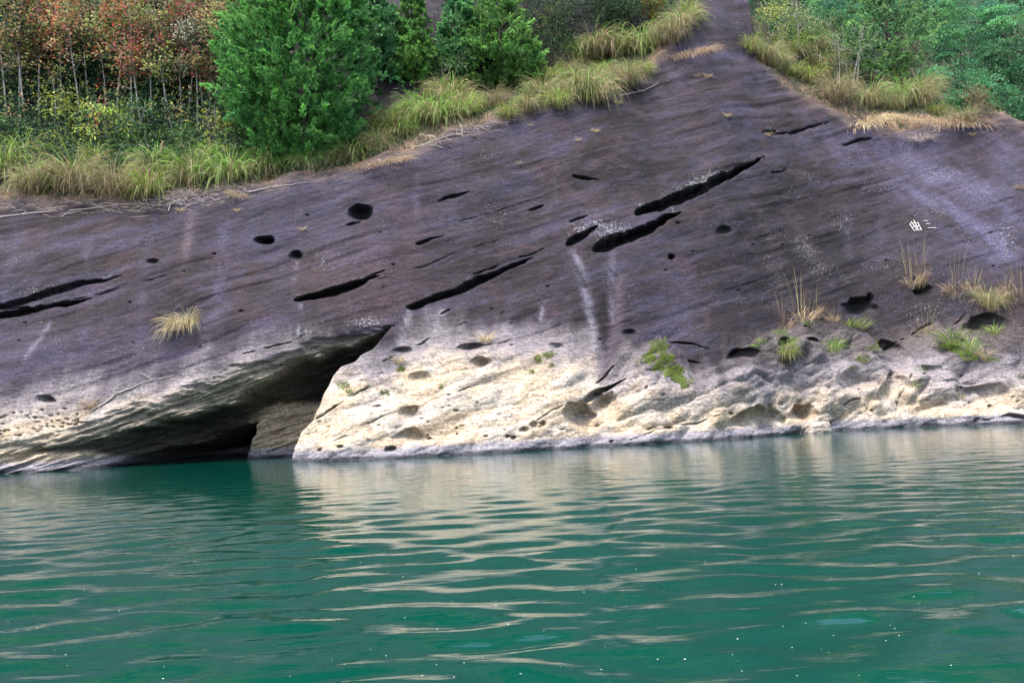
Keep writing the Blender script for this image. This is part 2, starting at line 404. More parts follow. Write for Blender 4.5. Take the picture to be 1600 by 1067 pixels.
# ---- slots, holes and hollows: (polyline, half width px, depth m, blunt) 
slots = [([(-60, 505), (0, 487), (60, 478), (110, 472), (138, 464)], 11, 1.0), ([(-60, 480), (0, 474), (70, 456), (130, 440), (190, 430)], 8, 0.5),
    ([(465, 472), (520, 459), (560, 447), (592, 433)], 9, 1.1), ([(638, 481), (680, 467), (720, 452), (770, 425), (830, 398)], 9, 1.1),
    ([(690, 490), (716, 474)], 2.5, 0.4), ([(560, 446), (600, 425)], 3, 0.3),
    ([(650, 381), (672, 373), (694, 367)], 5, 0.6), ([(685, 310), (732, 299)], 4, 0.4), ([(828, 323), (852, 316)], 4, 0.4),
    ([(888, 379), (905, 370), (934, 353)], 9, 1.0), ([(890, 345), (920, 334)], 5, 0.3), ([(932, 388), (960, 378), (1005, 362), (1064, 332)], 15, 1.6),
    ([(998, 330), (1030, 321), (1090, 297), (1140, 274), (1194, 248)], 13, 1.6), ([(1205, 213), (1245, 204), (1292, 194)], 3.5, 0.5),
    ([(1318, 226), (1340, 221), (1366, 214)], 4, 0.35), ([(1272, 252), (1293, 246)], 3, 0.3), ([(1195, 208), (1214, 205)], 6, 0.4), ([(1205,275),(1225,270)],2.5,.25),
    ([(740, 428), (800, 402), (850, 385)], 2.5, 0.25), ([(590, 575), (640, 545), (700, 515), (730, 503)], 2.2, 0.25), ([(600, 585), (566, 600)], 2, 0.2),
    ([(492, 656), (510, 650), (545, 628), (578, 606)], 2.6, 0.35), ([(525, 692), (545, 685), (570, 672), (610, 655)], 2.6, 0.16),
    ([(915, 632), (935, 617), (952, 607), (978, 597)], 8, 0.9), ([(934, 598), (960, 572)], 4, 0.3),
    ([(1408, 602), (1402, 625), (1392, 652)], 2.6, 0.5), ([(1270, 660), (1300, 645), (1340, 634)], 2.2, 0.3), ([(1285, 672), (1320, 648)], 2.0, 0.25),
    ([(1412, 527), (1440, 512), (1465, 500)], 3.0, 0.4), ([(1375, 560), (1405, 530)], 6, 0.35), ([(1040, 533), (1075, 537), (1105, 545)], 3.5, 0.3),
    ([(1060, 555), (1085, 566), (1110, 572)], 2.5, 0.2), ([(750, 545), (790, 535), (810, 526)], 2.5, 0.3), ([(718, 622), (760, 600)], 2.0, 0.15),
    ([(560, 343), (540, 352)], 4, 0.3), ([(1530, 660), (1600, 655)], 3, 0.3), ([(880, 645), (860, 655), (835, 668)], 3, 0.12), ([(1140, 652), (1060, 670), (985, 690)], 3, 0.18),
    ([(380, 555), (440, 542), (480, 528)], 2.5, 0.2), ([(895, 275), (938, 280)], 4, 0.3), ([(1495, 505), (1510, 490)], 4, 0.3),
    ([(588, 440), (640, 424), (700, 398), (780, 370)], 1.6, 0.12), ([(700, 345), (760, 330), (850, 300)], 1.6, 0.1), ([(90, 470), (160, 455), (260, 430), (330, 420)], 2, 0.12)]
darkness = np.zeros(U.shape); lip = np.zeros(U.shape)
def window(pts, r):
    return np.nonzero((U > min(p[0] for p in pts) - r) & (U < max(p[0] for p in pts) + r) & (V > min(p[1] for p in pts) - r) & (V < max(p[1] for p in pts) + r))
for pts, hw, dep in slots:
    x0 = min(p[0] for p in pts) - hw - 4; x1 = max(p[0] for p in pts) + hw + 4
    y0 = min(p[1] for p in pts) - hw - 4; y1 = max(p[1] for p in pts) + hw + 4
    I = np.nonzero((U > x0) & (U < x1) & (V > y0) & (V < y1) & (Sg < sedge + 0.3))
    if not len(I[0]): continue
    u, v = U[I], V[I]
    d, t = poly_dist(u + 3 * fbm(BX[I] / .8, Sg[I] / .8, 3, 34), v + 2.6 * fbm(BX[I] / .9, Sg[I] / .7, 3, 35, .55), pts)
    w = hw * (1.75 if hw > 5 else 1.35) * (t + 0.04) ** 0.45 * np.clip(1.01 - t, 0.01, 1) ** 0.85 * (1 + 0.5 * fbm(BX[I] * 1.1, Sg[I] * 1.1, 3, 31))
    q = np.clip(1.25 * (1 - d / np.maximum(w, 0.6)), 0, 1)
    if hw < 3.2: q = q * sstep(-.25, .2, fbm(BX[I] / 1.1, Sg[I] / 1.1, 2, 37))
    inn[I] += dep * q * q * (3 - 2 * q)
    darkness[I] = np.maximum(darkness[I], sstep(0.15, 0.8, q) * min(.45, 0.1 + .35 * dep))
    if hw > 5:
        q2 = np.exp(-((d - w * .9) / (hw * .8)) ** 2) * (v < np.interp(u, [p[0] for p in pts], [p[1] for p in pts]))
        lip[I] = np.maximum(lip[I], q2)
holes = [(563, 334, 21, 15, .9), (413, 375, 17, 7, .8), (461, 399, 10, 9, .7), (1049, 402, 6, 5, .5), (1130, 362, 13, 8, .4), (72, 627, 15, 8, .5), (237, 410, 12, 7, .3),
    (906, 657, 25, 23, .75), (946, 638, 22, 26, .7), (1156, 563, 23, 16, .9), (1180, 664, 40, 20, .8), (1250, 656, 22, 20, .8), (1258, 549, 13, 8, .6), (1218, 548, 9, 10, .5),
    (1388, 626, 24, 32, .55), (1530, 622, 42, 17, .45), (1345, 481, 27, 21, .8), (1440, 457, 16, 10, .7), (1541, 512, 34, 18, .7), (1390, 545, 26, 16, .45),
    (645, 690, 27, 13, .4), (643, 655, 18, 16, .35), (737, 548, 25, 13, .5), (755, 577, 18, 14, .4), (655, 600, 22, 16, .3), (628, 552, 16, 11, .35),
    (820, 683, 9, 8, .35), (834, 674, 8, 8, .3), (848, 671, 6, 6, .35), (802, 691, 6, 4, .3), (793, 690, 4, 4, .3), (612, 708, 10, 5, .4), (672, 690, 6, 4, .3), (715, 685, 4, 3, .2),
    (1018, 676, 10, 4, .3), (1043, 673, 9, 4, .3), (955, 692, 5, 4, .3), (1545, 637, 6, 4, .35), (1520, 661, 6, 4, .3), (1580, 657, 24, 6, .4), (1465, 640, 14, 6, .2),
    (870, 545, 14, 10, .25), (985, 522, 12, 9, .3), (590, 640, 10, 5, .15), (715, 650, 5, 3, .2), (1215, 640, 6, 5, .25), (1245, 632, 5, 4, .2),
    (1480, 615, 40, 12, .2), (760, 690, 5, 3, .2), (535, 705, 7, 3, .25), (500, 704, 5, 3, .2), (1440, 590, 26, 9, .2)]
r2 = np.random.default_rng(12)
for i in range(150):      # small weathering pits strewn over the pale foot and the slab edge
    if i < 60: a, b = r2.uniform(0, 130), 0; b = np.interp(a, [0, 130], [672, 655]) + r2.uniform(-22, 14)
    elif i < 115: a = r2.uniform(480, 1600); b = np.interp(a, [455, 1600], [705, 645]) - r2.uniform(0, 70)
    else: a = r2.uniform(0, 1560); b = r2.uniform(330, 560)
    holes.append((a, b, r2.uniform(1.6, 4.2), r2.uniform(1.2, 2.4), r2.uniform(.1, .25)))
for hx, hy, a, b, dep in holes:
    I = np.nonzero((np.abs(U - hx) < a * 1.6 + 3) & (np.abs(V - hy) < b * 1.6 + 3) & (Sg < sedge + 0.3))
    if not len(I[0]): continue
    u, v = U[I], V[I]
    e = np.hypot((u - hx) / a, (v - hy) / b) * (1 + 0.25 * fbm(BX[I] * 1.5, Sg[I] * 1.5, 2, 33))
    q = np.clip(1.35 * (1 - e), 0, 1)
    vv = (v - hy) / b
    bowl = np.clip(1 - e ** 2, 0, 1) ** 1.0 * np.clip(.62 - .55 * vv, 0, 1.1)      # deep under the upper rim, running out below
    inn[I] += dep * ((1.8 if a > 15 else 1.35) * bowl if a > 8 else q * q * (3 - 2 * q))
    if hy < 520: darkness[I] = np.maximum(darkness[I], sstep(0.0, 0.5, q) * sstep(.9, -.3, vv) * 0.7)
# the fold that runs down to the hollow, and the rib beside it
d, t = poly_dist(U, V, [(955, 400), (957, 470), (950, 540), (938, 600)])
out -= 0.3 * np.exp(-(d / 13) ** 2) * sstep(0, .4, t)
d, t = poly_dist(U, V, [(985, 545), (960, 565), (935, 605)])
out += 0.3 * np.exp(-(d / 14) ** 2)
d, t = poly_dist(U, V, [(840, 470), (870, 480), (900, 520)])
out += 0.12 * np.exp(-(d / 20) ** 2)
# slab edge on the left that casts its own lip, step above the waterline
d, t = poly_dist(U, V, [(600, 512), (560, 503), (500, 517), (440, 545), (370, 570)])
out += 0.14 * np.exp(-(d / 16) ** 2)
# rough litter ground on the bench
out += upper * (1 - backrock) * (0.18 * fbm(BX / 1.3, Sg / 1.3, 3, 41)) + backrock * 0.5 * fbm(BX / 2.5, Sg / 2.0, 4, 42)
nY, nZ = -math.sin(TH), math.cos(TH)
PX = BX + 0.0
PY = BY + out * nY + inn
PZ = BZ + out * nZ * 0.6
P3 = np.stack([PX, PY, PZ], -1)
PU, PV = project(P3)

# ---- colour of the stone, with cave and recess shade painted in
def mixc(c, c2, f):
    f = np.clip(f, 0, 1)[..., None]
    return c * (1 - f) + np.asarray(c2) * f
c_dark = np.array([0.044, 0.034, 0.047]); c_brown = np.array([0.046, 0.033, 0.035]); c_blue = np.array([0.074, 0.070, 0.118])
c_black = np.array([0.022, 0.018, 0.023]); c_pink = np.array([0.105, 0.070, 0.088]); c_grey = np.array([0.24, 0.215, 0.23])
c_pale = np.array([0.47, 0.375, 0.265]); c_white = np.array([0.43, 0.38, 0.325])
C = np.zeros(U.shape + (3,)) + c_dark
n_a = fbm(BX / 5, Sg / 4, 4, 51); n_b = fbm(BA / 4, BB / 0.8, 4, 52); wxp = BX + .5 * fbm(BX / 2, Sg / 2.5, 3, 56); n_c = fbm(wxp / 1.5, Sg / 7, 4, 53); n_d = fbm(wxp / 0.5, Sg / 4, 3, 54)
C = mixc(C, c_brown, sstep(-0.2, 0.6, n_a))
n_e = fbm(BX / 8 + 3, Sg / 5, 3, 57)
C = mixc(C, c_blue, sstep(-.1, 0.6, n_b + 0.9 * n_e) * 0.85)
C = mixc(C, c_black, sstep(0.05, 0.7, -n_b + 0.5 * n_c - .6 * n_e) * 0.8)
C = mixc(C, c_blue * 1.15, sstep(0.15, 0.8, n_c) * 0.4)                     # wash marks down the fall line
C = mixc(C, c_black, sstep(0.25, 0.8, n_d) * 0.4)
C = C * (1 + 0.34 * fbm(BA / 0.8, BB / 0.2, 4, 55, .65) + 0.25 * n_a)[..., None]
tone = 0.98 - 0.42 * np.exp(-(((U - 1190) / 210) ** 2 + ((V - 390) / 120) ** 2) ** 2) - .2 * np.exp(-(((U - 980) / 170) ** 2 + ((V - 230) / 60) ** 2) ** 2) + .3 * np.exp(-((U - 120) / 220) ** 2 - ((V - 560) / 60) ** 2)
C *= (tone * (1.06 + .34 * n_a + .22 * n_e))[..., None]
crust = fbm(BA / 2.0, BB / .9, 5, 39, .62)
C = mixc(C, c_black * np.array([1.15, 1.0, .95]), sstep(.10, .24, crust) * .55)                # dark crusts with crisp edges
C = mixc(C, c_blue * 1.25, sstep(.16, .30, fbm(BA / 1.8, BB / .6, 5, 40, .62)) * .38)          # bare bluish flakes
C = mixc(C, c_pink * 1.1, sstep(.2, .34, fbm(BX / 1.4, Sg / 1.1, 5, 43, .6)) * .35)
C = mixc(C, c_blue * 1.1, .6 * np.exp(-((U - 130) / 230) ** 2 - ((V - 570) / 60) ** 2) + .45 * np.exp(-((U - 480) / 200) ** 2 - ((V - 330) / 60) ** 2))
C = mixc(C, c_pink, np.exp(-((U - 600) / 90) ** 2 - ((V - 455) / 70) ** 2) * 0.55 * (0.6 + n_a))
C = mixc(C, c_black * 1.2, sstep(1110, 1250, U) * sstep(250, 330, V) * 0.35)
def band(pts, w, col, f, sd):
    I = window(pts, 2.4 * w)
    if not len(I[0]): return
    d, t = poly_dist(U[I], V[I], pts)
    m = np.exp(-(d / w) ** 2) * np.clip(0.5 + 1.0 * fbm((BX[I] + .4 * Sg[I]) * (3.0 if w < 9 else 0.9), Sg[I] / (1.6 if w < 9 else 3), 3, sd, .55), 0, 1.2) * f * np.clip(np.sin(np.pi * np.clip(0.1 + t * 0.85, 0, 1)) * 2, 0, 1)
    C[I] = mixc(C[I], col, m * face[I])
c_bl2 = np.array([0.15, 0.15, 0.26])
band([(1330, 190), (1420, 260), (1500, 330), (1600, 420)], 38, c_bl2, 1.0, 61)
band([(350, 350), (345, 420), (340, 500)], 10, c_bl2, .4, 58)
band([(240, 330), (225, 430), (215, 540)], 12, c_bl2, .4, 59)
band([(20, 350), (10, 420), (0, 480)], 12, c_bl2, .4, 60)
band([(1420, 210), (1500, 270), (1620, 370)], 26, c_bl2, 0.8, 62)
band([(1530, 200), (1640, 300)], 30, c_bl2, 0.7, 63)
band([(1120, 0), (1090, 90), (1010, 170)], 28, c_blue * 1.2, 0.7, 64)
band([(1160, 280), (1200, 380), (1230, 470)], 14, c_grey * .7, 0.4, 65)
band([(1180, 250), (1260, 380), (1290, 450)], 10, c_grey * .6, 0.35, 66)
band([(1050, 150), (1100, 200), (1140, 250)], 22, c_brown * 1.5, 0.6, 67)
band([(390, 310), (560, 275), (700, 230), (880, 170)], 16, c_blue * 1.25, 0.75, 68)
band([(690, 240), (720, 300), (700, 330)], 18, c_blue * 1.3, 0.6, 69)
band([(380, 340), (440, 420), (420, 500)], 24, c_blue * 1.15, 0.6, 70)
band([(303, 335), (292, 380), (285, 430)], 9, np.array([.24, .19, .22]), 0.5, 71)
band([(470, 478), (471, 500), (468, 530)], 3.2, np.array([.33, .36, .44]), 1.1, 72)
band([(462, 410), (460, 440)], 4, np.array([.3, .33, .42]), .9, 73)
band([(898, 390), (908, 430), (925, 500), (932, 545)], 7, np.array([.27, .28, .37]), .95, 74)
band([(957, 396), (955, 440), (958, 500)], 6, np.array([.26, .27, .37]), .8, 75)
band([(637, 487), (633, 510), (625, 545)], 6, np.array([.42, .44, .50]), 1.0, 76)
band([(690, 487), (682, 505), (680, 530)], 5, np.array([.45, .47, .52]), 1.0, 77)
band([(80, 495), (65, 525), (40, 570)], 4, np.array([.27, .28, .36]), .8, 78)
band([(600, 300), (640, 340), (650, 420)], 16, c_pink * 1.1, .5, 79)
band([(850, 470), (845, 500)], 4, np.array([.4, .42, .5]), .7, 80)
band([(1000, 318), (1003, 332)], 3, np.array([.4, .42, .5]), .9, 81)
for k_ in range(12):       # faint seep stains
    a = r2.uniform(20, 1550); b = r2.uniform(250, 480); l = r2.uniform(30, 90)
    band([(a, b), (a + r2.uniform(-4, 4), b + l / 2), (a + r2.uniform(-10, 10), b + l)], r2.uniform(2.5, 7), np.array([.20, .20, .28]), r2.uniform(.12, .4), 82 + k_)
C *= np.array([0.55, 0.50, 0.52])
# pale foot washed by floods
pale_top = np.interp(U, [-300, 0, 100, 250, 350, 450, 520, 560, 610, 640, 700, 800, 870, 925, 950, 985, 1050, 1120, 1200, 1300, 1400, 1500, 1600, 1900],
                        [640, 634, 622, 598, 566, 548, 552, 560, 566, 520, 520, 535, 530, 520, 580, 560, 590, 590, 592, 580, 566, 590, 572, 560])
pale_n = 20 * n_c + 16 * fbm(BX / 0.7, Sg / 3, 3, 91) + 10 * n_b
grey_f = sstep(-46, 24, V - pale_top + pale_n)
cream_f = sstep(10, 70, V - pale_top + 0.7 * pale_n + 18 * sstep(600, 300, U))
C = mixc(C, c_grey * (1 + 0.25 * n_a[..., None]), grey_f * 0.92 * face)
pale_c = mixc(np.zeros(U.shape + (3,)) + c_pale, c_white, sstep(-.3, .4, fbm(BA / 2, BB / .7, 3, 92)))
pale_c *= (1 + 0.10 * fbm(BA / 0.7, BB / 0.15, 3, 93) + 0.10 * n_a)[..., None]
C = mixc(C, pale_c, cream_f * face)
# dark strip beside the fold; grey-green shelf at the right
d, t = poly_dist(U, V, [(968, 440), (962, 520), (940, 592)]); C = mixc(C, c_dark * 1.5, np.exp(-(d / 9) ** 2) * 0.8)
shelf = np.exp(-(((U - 1240) / 120) ** 2 + ((V - 545) / 30) ** 2) ** 2) + np.exp(-(((U - 1500) / 110) ** 2 + ((V - 530) / 30) ** 2) ** 2) + np.exp(-(((U - 1010) / 35) ** 2 + ((V - 560) / 28) ** 2) ** 2)
C = mixc(C, np.array([.115, .098, .095]), shelf * np.clip(0.75 + 0.7 * n_d + .5 * n_a, 0, 1) * .95)
# slab underside: stone band, ceiling shade painted near-black, lightened inner wall
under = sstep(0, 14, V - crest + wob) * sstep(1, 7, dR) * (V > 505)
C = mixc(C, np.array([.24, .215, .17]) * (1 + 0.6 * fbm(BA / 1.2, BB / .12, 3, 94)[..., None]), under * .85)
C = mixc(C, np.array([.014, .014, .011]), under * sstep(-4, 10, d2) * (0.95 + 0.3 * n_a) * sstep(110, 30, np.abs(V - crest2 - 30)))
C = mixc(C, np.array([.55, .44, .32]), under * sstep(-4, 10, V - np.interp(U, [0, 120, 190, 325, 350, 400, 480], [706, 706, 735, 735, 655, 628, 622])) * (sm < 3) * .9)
# wet band at the waterline
hz = PZ + 0.05 * fbm(BX / .8, Sg * 0, 2, 95)
C = mixc(C, np.array([.20, .20, .25]), sstep(.52, .28, hz) * .85)
C = mixc(C, np.array([.035, .035, .045]), sstep(.17, .07, hz) * .9)
# slots and holes: dark algae tone, plus shade painted into the recesses
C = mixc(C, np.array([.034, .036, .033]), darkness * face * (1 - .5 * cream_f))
# bench soil and leaf litter, back cliff
lit = mixc(np.zeros(U.shape + (3,)) + np.array([.17, .11, .075]), np.array([.06, .05, .035]), sstep(-.3, .4, fbm(BX / .9, Sg / .9, 3, 96)))
lit = mixc(lit, np.array([.28, .21, .14]), sstep(.25, .6, fbm(BX / .35, Sg / .35, 3, 97)) * .7)
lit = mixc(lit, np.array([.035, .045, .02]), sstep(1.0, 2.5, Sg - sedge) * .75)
C = mixc(C, lit, upper * (1 - backrock))
edge_l = sstep(-1.1, 0.1, Sg - sedge + .7 * fbm(BX / 1.5, Sg / .4, 3, 98)) * face
C = mixc(C, np.array([.16, .12, .10]), edge_l * .6)
C = mixc(C, np.array([.032, .025, .034]), backrock)
lichen = (0.16 + 0.75 * fbm(BX / 2.6, Sg / 2.2, 3, 99) + 0.32 * sstep(1080, 1250, U) * sstep(230, 300, V)) * face * (1 - cream_f)
for (a, b, w, h, f) in [(960, 352, 40, 14, .7), (1080, 285, 90, 16, .4), (480, 520, 60, 14, .6), (570, 505, 40, 10, .8), (60, 450, 120, 14, .7), (560, 325, 26, 12, .5), (1120, 360, 26, 14, .6), (900, 355, 26, 8, .5), (1060, 548, 40, 10, .6), (1200, 430, 30, 60, .25)]:
    lichen += f * np.exp(-((U - a) / w) ** 2 - ((V - b) / h) ** 2) * face
lichen += .55 * lip * face
lichen = np.clip(lichen, 0, 1.3)
pale_at = np.clip(grey_f, 0, 1) * face * (1 - under)
jj, ii = np.meshgrid(np.arange(NX - 1), np.arange(NS - 1))
a0 = ii * NX + jj
quads = np.stack([a0, a0 + 1, a0 + NX + 1, a0 + NX], -1).reshape(-1, 4)
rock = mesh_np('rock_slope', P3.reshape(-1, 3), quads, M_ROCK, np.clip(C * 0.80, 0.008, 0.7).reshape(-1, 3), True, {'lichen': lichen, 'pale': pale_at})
tag(rock, 'dark purple sandstone slope with a pale flood-washed foot and cave', None, None, 'structure')

def ground(px, py):
    """point of the built rock surface seen at a photo pixel"""
    d2_ = (PU - px) ** 2 + (PV - py) ** 2
    m = d2_.min()
    I = np.nonzero(d2_ < max(m * 2, 9.0))
    k_ = np.argmin(PY[I])
    return np.array([PX[I][k_], PY[I][k_], PZ[I][k_]])
def pxm(P):
    """photo pixels per metre at a point"""
    return FPX / np.linalg.norm(np.asarray(P) - CAM)

# ------------------------------------------------------------------ water
def water_material():
    m, nt, N, L, p = new_mat('green_river_water')
    geo = N.new('ShaderNodeNewGeometry')
    p.inputs['Base Color'].default_value = (0.0006, 0.038, 0.0265, 1)
    p.inputs['Roughness'].default_value = 0.03
    p.inputs['IOR'].default_value = 1.333
    mp = N.new('ShaderNodeMapping'); mp.inputs['Scale'].default_value = (0.8, 2.6, 1)
    L.new(geo.outputs['Position'], mp.inputs[0])
    n = N.new('ShaderNodeTexNoise'); n.inputs['Scale'].default_value = 2.6; n.inputs['Detail'].default_value = 3; n.inputs['Roughness'].default_value = 0.45
    L.new(mp.outputs[0], n.inputs['Vector'])
    b = N.new('ShaderNodeBump'); b.inputs['Strength'].default_value = 0.35; b.inputs['Distance'].default_value = 0.02
    L.new(n.outputs[0], b.inputs['Height']); L.new(b.outputs[0], p.inputs['Normal'])
    return m
M_WATER = water_material()
def spaced(a, b, f):
    r = [a]
    while r[-1] < b: r.append(r[-1] + f(r[-1]))
    return np.array(r)
gy = spaced(2.5, 52, lambda y: max(0.022, 0.010 * y))
gy = np.concatenate([[-120, -60, -30, -15, -6, -2, 0.5, 1.5], gy])
gxp = spaced(0, 36, lambda x: 0.09 + 0.006 * x)
gx = np.concatenate([[-90, -60], -gxp[:0:-1], gxp, [60, 90]])
WX, WY = np.meshgrid(gx, gy)
wr = np.random.default_rng(21)
WZ = np.zeros(WX.shape)
wpx = WX + 0.35 * perlin(WX / 2.3, WY / 2.3, 3); wpy = WY + 0.25 * perlin(WX / 2.0, WY / 1.6, 4)
for k_ in range(46):
    lam = 0.27 * (3.8 ** wr.random()) * (1.6 if k_ % 9 == 0 else 1)
    th = math.pi / 2 + wr.normal() * 0.42
    kx, ky = math.cos(th) * 2 * math.pi / lam, math.sin(th) * 2 * math.pi / lam
    WZ += 0.0042 * lam ** 1.1 * np.sin(kx * wpx + ky * wpy + wr.uniform(0, 6.28)) * (0.6 + 0.8 * perlin(WX / 6 + k_, WY / 3, k_))
fade = sstep(1.0, 3.0, WY) * sstep(37, 33, np.abs(WX)) * (0.22 + 0.78 * sstep(30, 7, WY))
WZ *= fade
nxw, nyw = len(gx), len(gy)
jj, ii = np.meshgrid(np.arange(nxw - 1), np.arange(nyw - 1))
a0 = ii * nxw + jj
wq = np.stack([a0, a0 + 1, a0 + nxw + 1, a0 + nxw], -1).reshape(-1, 4)
water = mesh_np('river_water', np.stack([WX, WY, WZ], -1).reshape(-1, 3), wq, M_WATER, None, True)
tag(water, 'rippled green river water in front of the rock', None, None, 'structure')
print('grid', NX, NS, 'water', nxw, nyw)
# ------------------------------------------------------------------ plant builders
def tube(pts, rad, sides=5):
    pts = np.asarray(pts, float); n = len(pts)
    rad = np.asarray(rad, float)
    T = np.gradient(pts, axis=0); T /= np.linalg.norm(T, axis=1)[:, None] + 1e-9
    ref = np.where(np.abs(T[:, 2:3]) > 0.9, np.array([[1.0, 0, 0]]), np.array([[0, 0, 1.0]]))
    A = np.cross(T, ref); A /= np.linalg.norm(A, axis=1)[:, None] + 1e-9
    B = np.cross(T, A)
    ang = np.arange(sides) * 2 * math.pi / sides
    V_ = pts[:, None] + rad[:, None, None] * (A[:, None] * np.cos(ang)[None, :, None] + B[:, None] * np.sin(ang)[None, :, None])
    i, j = np.meshgrid(np.arange(n - 1), np.arange(sides), indexing='ij')
    a = i * sides + j; b = i * sides + (j + 1) % sides
    return V_.reshape(-1, 3), np.stack([a, b, b + sides, a + sides], -1).reshape(-1, 4)

def join(parts):
    Vs, Fs, o = [], [], 0
    for v, f in parts:
        Vs.append(v); Fs.append(f + o); o += len(v)
    return np.concatenate(Vs), np.concatenate(Fs)

def unit(v):
    return v / (np.linalg.norm(v, axis=-1, keepdims=True) + 1e-9)

def leaf_quads(C_, D_, R_, length, width, fold=0.25):
    """rhombic leaves: centre-base C_, long direction D_, rough normal R_"""
    D_ = unit(D_); W_ = unit(np.cross(D_, R_)); N_ = np.cross(W_, D_)
    l = np.asarray(length).reshape(-1, 1); w = np.asarray(width).reshape(-1, 1)
    a = C_; b = C_ + D_ * l * 0.45 + W_ * w * 0.5 + N_ * w * fold
    c = C_ + D_ * l; d = C_ + D_ * l * 0.45 - W_ * w * 0.5 + N_ * w * fold
    V_ = np.stack([a, b, c, d], 1).reshape(-1, 3)
    n = np.arange(len(C_))[:, None] * 4
    return V_, n + np.array([[0, 1, 2, 3]])

def pick(pal, n, r, jit=0.25):
    pal = np.array(pal); c = pal[r.integers(0, len(pal), n)]
    return c * (1 + jit * r.normal(size=(n, 1))).clip(0.4, 1.8)

def blades(n, r0, hgt, spread, droop, r, pal_tip, pal_base, wid=0.022, slope=0.7, seg=5, lean=(0.05, 0.9), base_f=0.45, down=0.0):
    """a fountain of grass blades on ground that climbs away from the viewer"""
    az = r.uniform(0, 2 * math.pi, n); rr = r0 * np.sqrt(r.random(n))
    bx_, by_ = rr * np.cos(az + r.normal(size=n) * .4), rr * np.sin(az) * 0.8
    P = np.stack([bx_, by_, slope * by_ - 0.04], -1)
    dx, dy = np.cos(az) * spread, np.sin(az) * spread - down
    th = r.uniform(lean[0], lean[1], n) * (0.35 + 0.65 * rr / r0)
    L_ = hgt * r.uniform(0.55, 1.15, n)
    kap = droop * r.uniform(0.5, 1.3, n)
    pts = [P]
    for s in range(seg):
        t = (s + 0.5) / seg
        a = np.clip(th + kap * t ** 1.3, 0, 2.75)
        h = np.stack([dx * np.sin(a), dy * np.sin(a), np.cos(a)], -1)
        pts.append(pts[-1] + h * (L_ / seg)[:, None])
    pts = np.stack(pts, 1)                                    # n, seg+1, 3
    side = np.stack([-np.sin(az), np.cos(az), np.zeros(n)], -1) + 0.5 * r.normal(size=(n, 3))
    side = unit(side)
    tt = np.linspace(0, 1, seg + 1)
    w = wid * r.uniform(.7, 1.3, n)[:, None] * (0.55 + 0.45 * np.sin(np.pi * tt * .8))[None] * (1 - 0.93 * tt ** 2.5)[None]
    A = pts + side[:, None] * w[..., None] * .5; B = pts - side[:, None] * w[..., None] * .5
    V_ = np.stack([A, B], 2).reshape(n, -1, 3)
    k = np.arange(seg) * 2
    f = np.stack([k, k + 1, k + 3, k + 2], -1)
    F_ = (np.arange(n)[:, None, None] * (2 * (seg + 1)) + f[None]).reshape(-1, 4)
    ct = pick(pal_tip, n, r); cb = pick(pal_base, n, r)
    g = np.clip(1.0 - tt / max(base_f, 1e-3), 0, 1)[None, :, None]
    dead = (r.random(n) < 0.16)[:, None, None]
    cc = ct[:, None] * (1 - g) + cb[:, None] * g
    cc = np.where(dead, cb[:, None] + 0 * cc, cc)
    skirt = np.clip((0.40 * hgt + slope * P[:, 1][:, None] - pts[..., 2]) / (0.30 * hgt), 0, 1)[..., None] * (0.35 if seg and base_f > .25 else 0)
    cc = cc * (1 - skirt) + cb[:, None] * .8 * skirt
    cols = np.repeat(cc, 2, axis=1).reshape(-1, 3)
    return V_.reshape(-1, 3), F_, cols

GREEN = [(.13, .30, .045), (.19, .37, .06), (.08, .20, .035), (.28, .43, .11)]
LIME = [(.22, .38, .05), (.30, .44, .07), (.15, .30, .035)]
STRAW = [(.40, .31, .19), (.32, .24, .14), (.48, .40, .27), (.24, .18, .11)]
OLIVE = [(.21, .27, .08), (.29, .33, .12), (.15, .20, .06), (.35, .36, .17)]
PALEG = [(.30, .34, .16), (.38, .40, .22), (.22, .28, .10)]
def proto(name, *layers):
    parts, cols = [], []
    for v, f, c in layers:
        parts.append((v, f)); cols.append(c)
    V_, F_ = join(parts)
    ob = mesh_np(name, V_, F_, M_GRASS, np.concatenate(cols), True)
    me = ob.data
    bpy.data.objects.remove(ob)
    return me
R = lambda s: np.random.default_rng(s)
# unit height about 1 m, width about 1.7 m
G = {}
G['green'] = [proto('tussock_green', blades(340, .24, 1.5, 1, 2.9, R(s), GREEN, STRAW, .027, base_f=.28, lean=(.03, .8)), blades(60, .3, 1.1, 1, 2.6, R(s + 50), STRAW, STRAW, .02, down=.5)) for s in (101, 102, 103)]
G['mixed'] = [proto('tussock_mixed', blades(300, .24, 1.5, 1, 2.9, R(s), OLIVE + GREEN, STRAW, .025, base_f=.4, lean=(.03, .8)), blades(150, .32, 1.3, .9, 2.7, R(s + 50), STRAW, STRAW, .02, down=.6)) for s in (111, 112)]
G['lime'] = [proto('tussock_lime', blades(300, .2, 1.35, .9, 2.5, R(s), LIME, STRAW, .026, base_f=.28), blades(90, .28, 1.1, 1, 2.6, R(s + 50), STRAW, STRAW, .02, down=.6)) for s in (121, 122)]
G['dry'] = [proto('tussock_dry', blades(480, .3, 1.3, 1, 2.4, R(s), STRAW + PALEG, STRAW, .013, base_f=.4), blades(110, .25, 1.3, .8, 1.8, R(s + 50), OLIVE, STRAW, .014)) for s in (131, 132)]
G['mat'] = [proto('straw_mat', blades(620, .95, .75, 1, 2.8, R(s), [(.55, .42, .26), (.45, .31, .18), (.62, .52, .36)], STRAW, .014, lean=(.3, 1.5), base_f=.2)) for s in (141, 142)]
